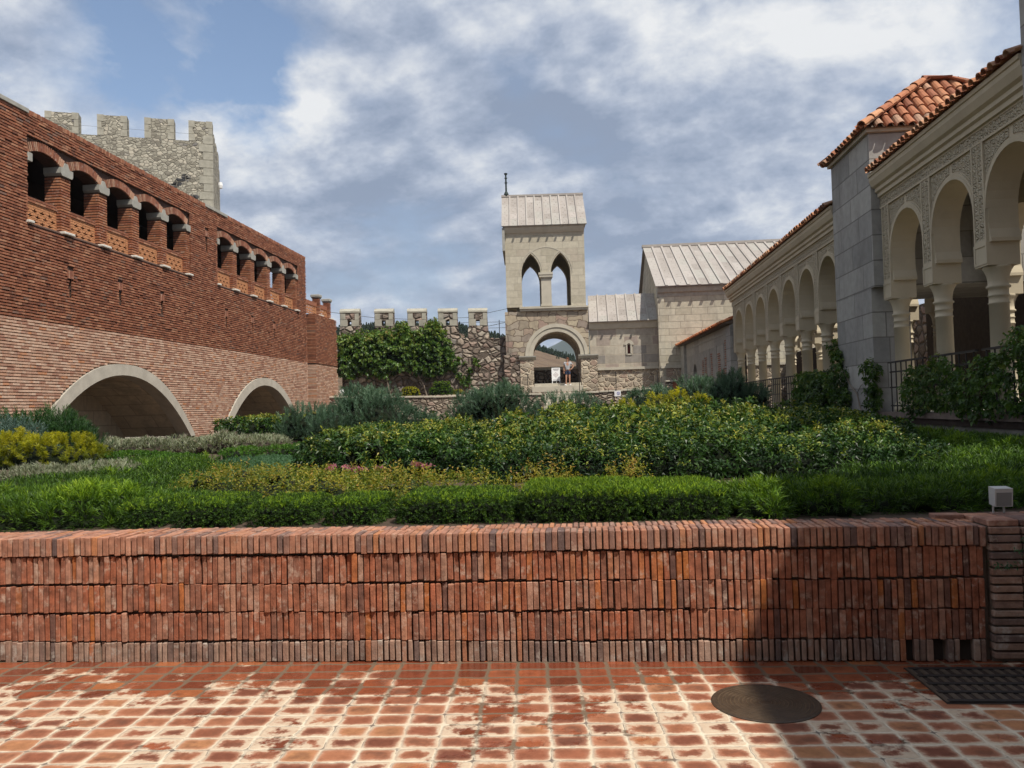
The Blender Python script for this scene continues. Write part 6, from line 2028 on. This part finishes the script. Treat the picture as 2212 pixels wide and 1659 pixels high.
vs = [('grapevine beside the brick buttress with a thin pale leaning trunk', [(-14.2, 3.6, .75, .95), (-13.2, 3.5, .8, 1.05), (-14.3, 2.75, .6, .55), (-13.5, 4.25, .55, .45), (-12.6, 4.2, .5, .5)], [(-14.1, .9), (-14.15, 1.7), (-14.4, 2.2), (-14.8, 2.7)]),
      ('grapevine with a forked trunk growing between the two other vines', [(-12.1, 3.5, .8, 1.0), (-11.3, 3.4, .75, 1.05), (-12.1, 2.7, .7, .5), (-11.9, 4.35, .5, .5), (-10.9, 4.1, .5, .55)], [(-11.7, .9), (-11.85, 1.5), (-11.95, 2.2), (-11.6, 2.8)]),
      ('highest climbing grapevine on the battlement wall, next to bare fieldstone', [(-10.3, 3.4, .75, 1.1), (-9.4, 3.5, .75, 1.05), (-8.75, 3.55, .55, .9), (-9.3, 2.7, .7, .5), (-8.35, 2.95, .4, .5), (-10.9, 4.45, .3, .45), (-10.1, 4.25, .5, .4), (-9.1, 4.6, .25, .55), (-8.8, 4.5, .25, .5), (-10.95, 4.9, .15, .35), (-8.95, 5.0, .15, .35)], [(-9.55, .9), (-9.7, 1.5), (-10.0, 2.1), (-10.3, 2.6)])]
for k, (lab, bl_, tr) in enumerate(vs):
    shp = []
    for (x, z, rx, rz) in bl_:
        bx, by = bwp(x, .22)
        shp.append((bx, by, z, rx, .34, rz, 2.4))
    v_ = plant('grapevine', lab, 'vine', M['vine'], shp, group='grapevines on the battlement wall', seed=50 + k, **VI)
    vine_trunk([(*bwp(x, .35), z) for x, z in tr], [.05, .045, .04, .03]).tube([(*bwp(tr[2][0], .3), tr[2][1] - .3), (*bwp(tr[2][0] + .35, .25), tr[2][1] + .3)], [.035, .025], 5).build('trunk', M['stem'], v_)
plant('wall_creeper', 'sparse creeper in small patches on bare fieldstone near the drainpipe', 'vine', M['vine'],
      [(*bwp(-7.9, .1), 2.6, .28, .12, .22, 2), (*bwp(-7.45, .1), 3.0, .2, .12, .22, 2), (*bwp(-6.5, .1), 2.75, .24, .12, .25, 2), (*bwp(-7.6, .1), 2.1, .16, .1, .25, 2), (*bwp(-7.2, .1), 1.65, .3, .12, .35, 2), (*bwp(-6.9, .1), 2.2, .12, .1, .3, 2)],
      seed=55, **dict(VI, cl=30, L=.13, wd=.10, core=None, stem=.15))

# ------------------------------------------------------------------ ivy on the railings and creepers on the tower
IV = dict(cl=120, nb=7, L=.075, wd=.055, stem=.12, spread=1.2, up=.2, jit=.6, rough=.10, depth=.20, top_tint=.3, bend=.7, ground=-.34)
plant('ivy_screen', 'thickest ivy, hanging over the railing of the widest visible arch', 'ivy', M['ivy'],
      [(6.33, 13.0, .12, .13, .80, .45, 3), (6.33, 12.35, .30, .14, .42, .55, 2.5), (6.33, 11.3, .35, .2, .9, .65, 2.5), (6.33, 13.9, -.02, .15, .55, .35, 2.5)], seed=60, **dict(IV, core=None))
plant('ivy_screen', 'thinner ivy on the railing one bay before the grey stone tower', 'ivy', M['ivy'],
      [(6.35, 15.0, .20, .13, .65, .40, 3), (6.35, 15.9, .12, .11, .45, .42, 2.6), (6.35, 16.4, .0, .1, .22, .45, 2.2)], seed=61, **dict(IV, cl=100, core=None))
plant('ivy_screen', 'dense squared block of ivy on the railing behind the grey tower', 'ivy', M['ivy'],
      [(6.33, 23.3, .15, .16, 1.15, .52, 5), (6.33, 22.0, .1, .15, .6, .5, 3)], seed=62, **dict(IV, cl=150, L=.09, wd=.065))
plant('ivy_screen', 'small ivy tuft on the farthest railing behind the blue pine', 'ivy', M['ivy'], [(6.33, 32.4, .12, .14, .5, .42, 3)], seed=63, **dict(IV, cl=60, L=.12, wd=.09))
cv = plant('wall_creeper', 'leafy creeper with bare stems at the far edge of the grey stone tower', 'vine', M['ivy'],
           [(6.24, 20.4, .95, .10, .22, .18, 2), (6.24, 20.75, 1.2, .08, .12, .25, 2), (6.22, 20.2, .45, .12, .28, .24, 2), (6.24, 20.3, .12, .12, .36, .28, 2), (6.22, 19.9, -.02, .10, .20, .22, 2), (6.24, 20.8, .62, .08, .12, .2, 2)], seed=64, **dict(IV, cl=150, core=None))
MB().tube([(6.29, 18.75, -.5), (6.29, 19.1, -.25), (6.29, 19.3, .1), (6.29, 19.75, .3), (6.28, 20.1, .6)], .014, 5).build('stem', M['stem'], cv)
MB().tube([(6.29, 19.3, .1), (6.29, 19.0, .28), (6.29, 18.9, .30)], .009, 4).build('stem', M['stem'], cv)
plant('wall_creeper', 'narrow upright creeper on the near corner of the grey stone tower', 'vine', M['ivy'], [(6.26, 18.20, .25, .09, .14, .48, 2.6), (6.25, 18.25, .60, .09, .14, .22, 2.2), (6.26, 18.12, -.35, .08, .1, .3, 2.2)], seed=65, **dict(IV, cl=200, core=None))
plant('wall_creeper', 'trailing weed over the flat laid brick pier', 'weed', M['bluecover'], [(3.05, 5.40, -.74, .28, .14, .05, 2), (2.85, 5.13, -.86, .12, .03, .05, 2), (2.62, 5.10, -.93, .09, .03, .06, 2), (2.47, 5.10, -1.02, .06, .03, .05, 2), (2.95, 5.12, -.93, .08, .03, .09, 2)], seed=66,
      **dict(IV, cl=420, nb=6, L=.022, wd=.011, stem=.06, core=None, rough=.01, depth=.02, ground=-1.2))
wd_ = plant('weed_clump', 'grassy weeds along the foot of the stained podium wall', 'weed', M['juniper'], [(6.1, 11.8, -.92, .3, 2.2, .18, 2.5), (5.9, 14.6, -.92, .35, 1.6, .26, 2.5)], seed=67, **ju(cl=120, L=.16, wd=.012, spread=.35, up=.75, core=None))

# ------------------------------------------------------------------ air
hz_m = bpy.data.materials.new('air')
hz_m.use_nodes = True
ht = NT(hz_m.node_tree)
ht.n('ShaderNodeOutputMaterial', Volume=ht.n('ShaderNodeVolumePrincipled', Color=(.72, .84, 1.0), Density=0.00015).outputs[0])
hz = MB().box(-950, 950, -320, 2600, -3.6, 330).build('haze', hz_m)
hz['kind'] = 'stuff'
hz['label'] = 'thin blue air haze over the hills'
hz['category'] = 'haze'
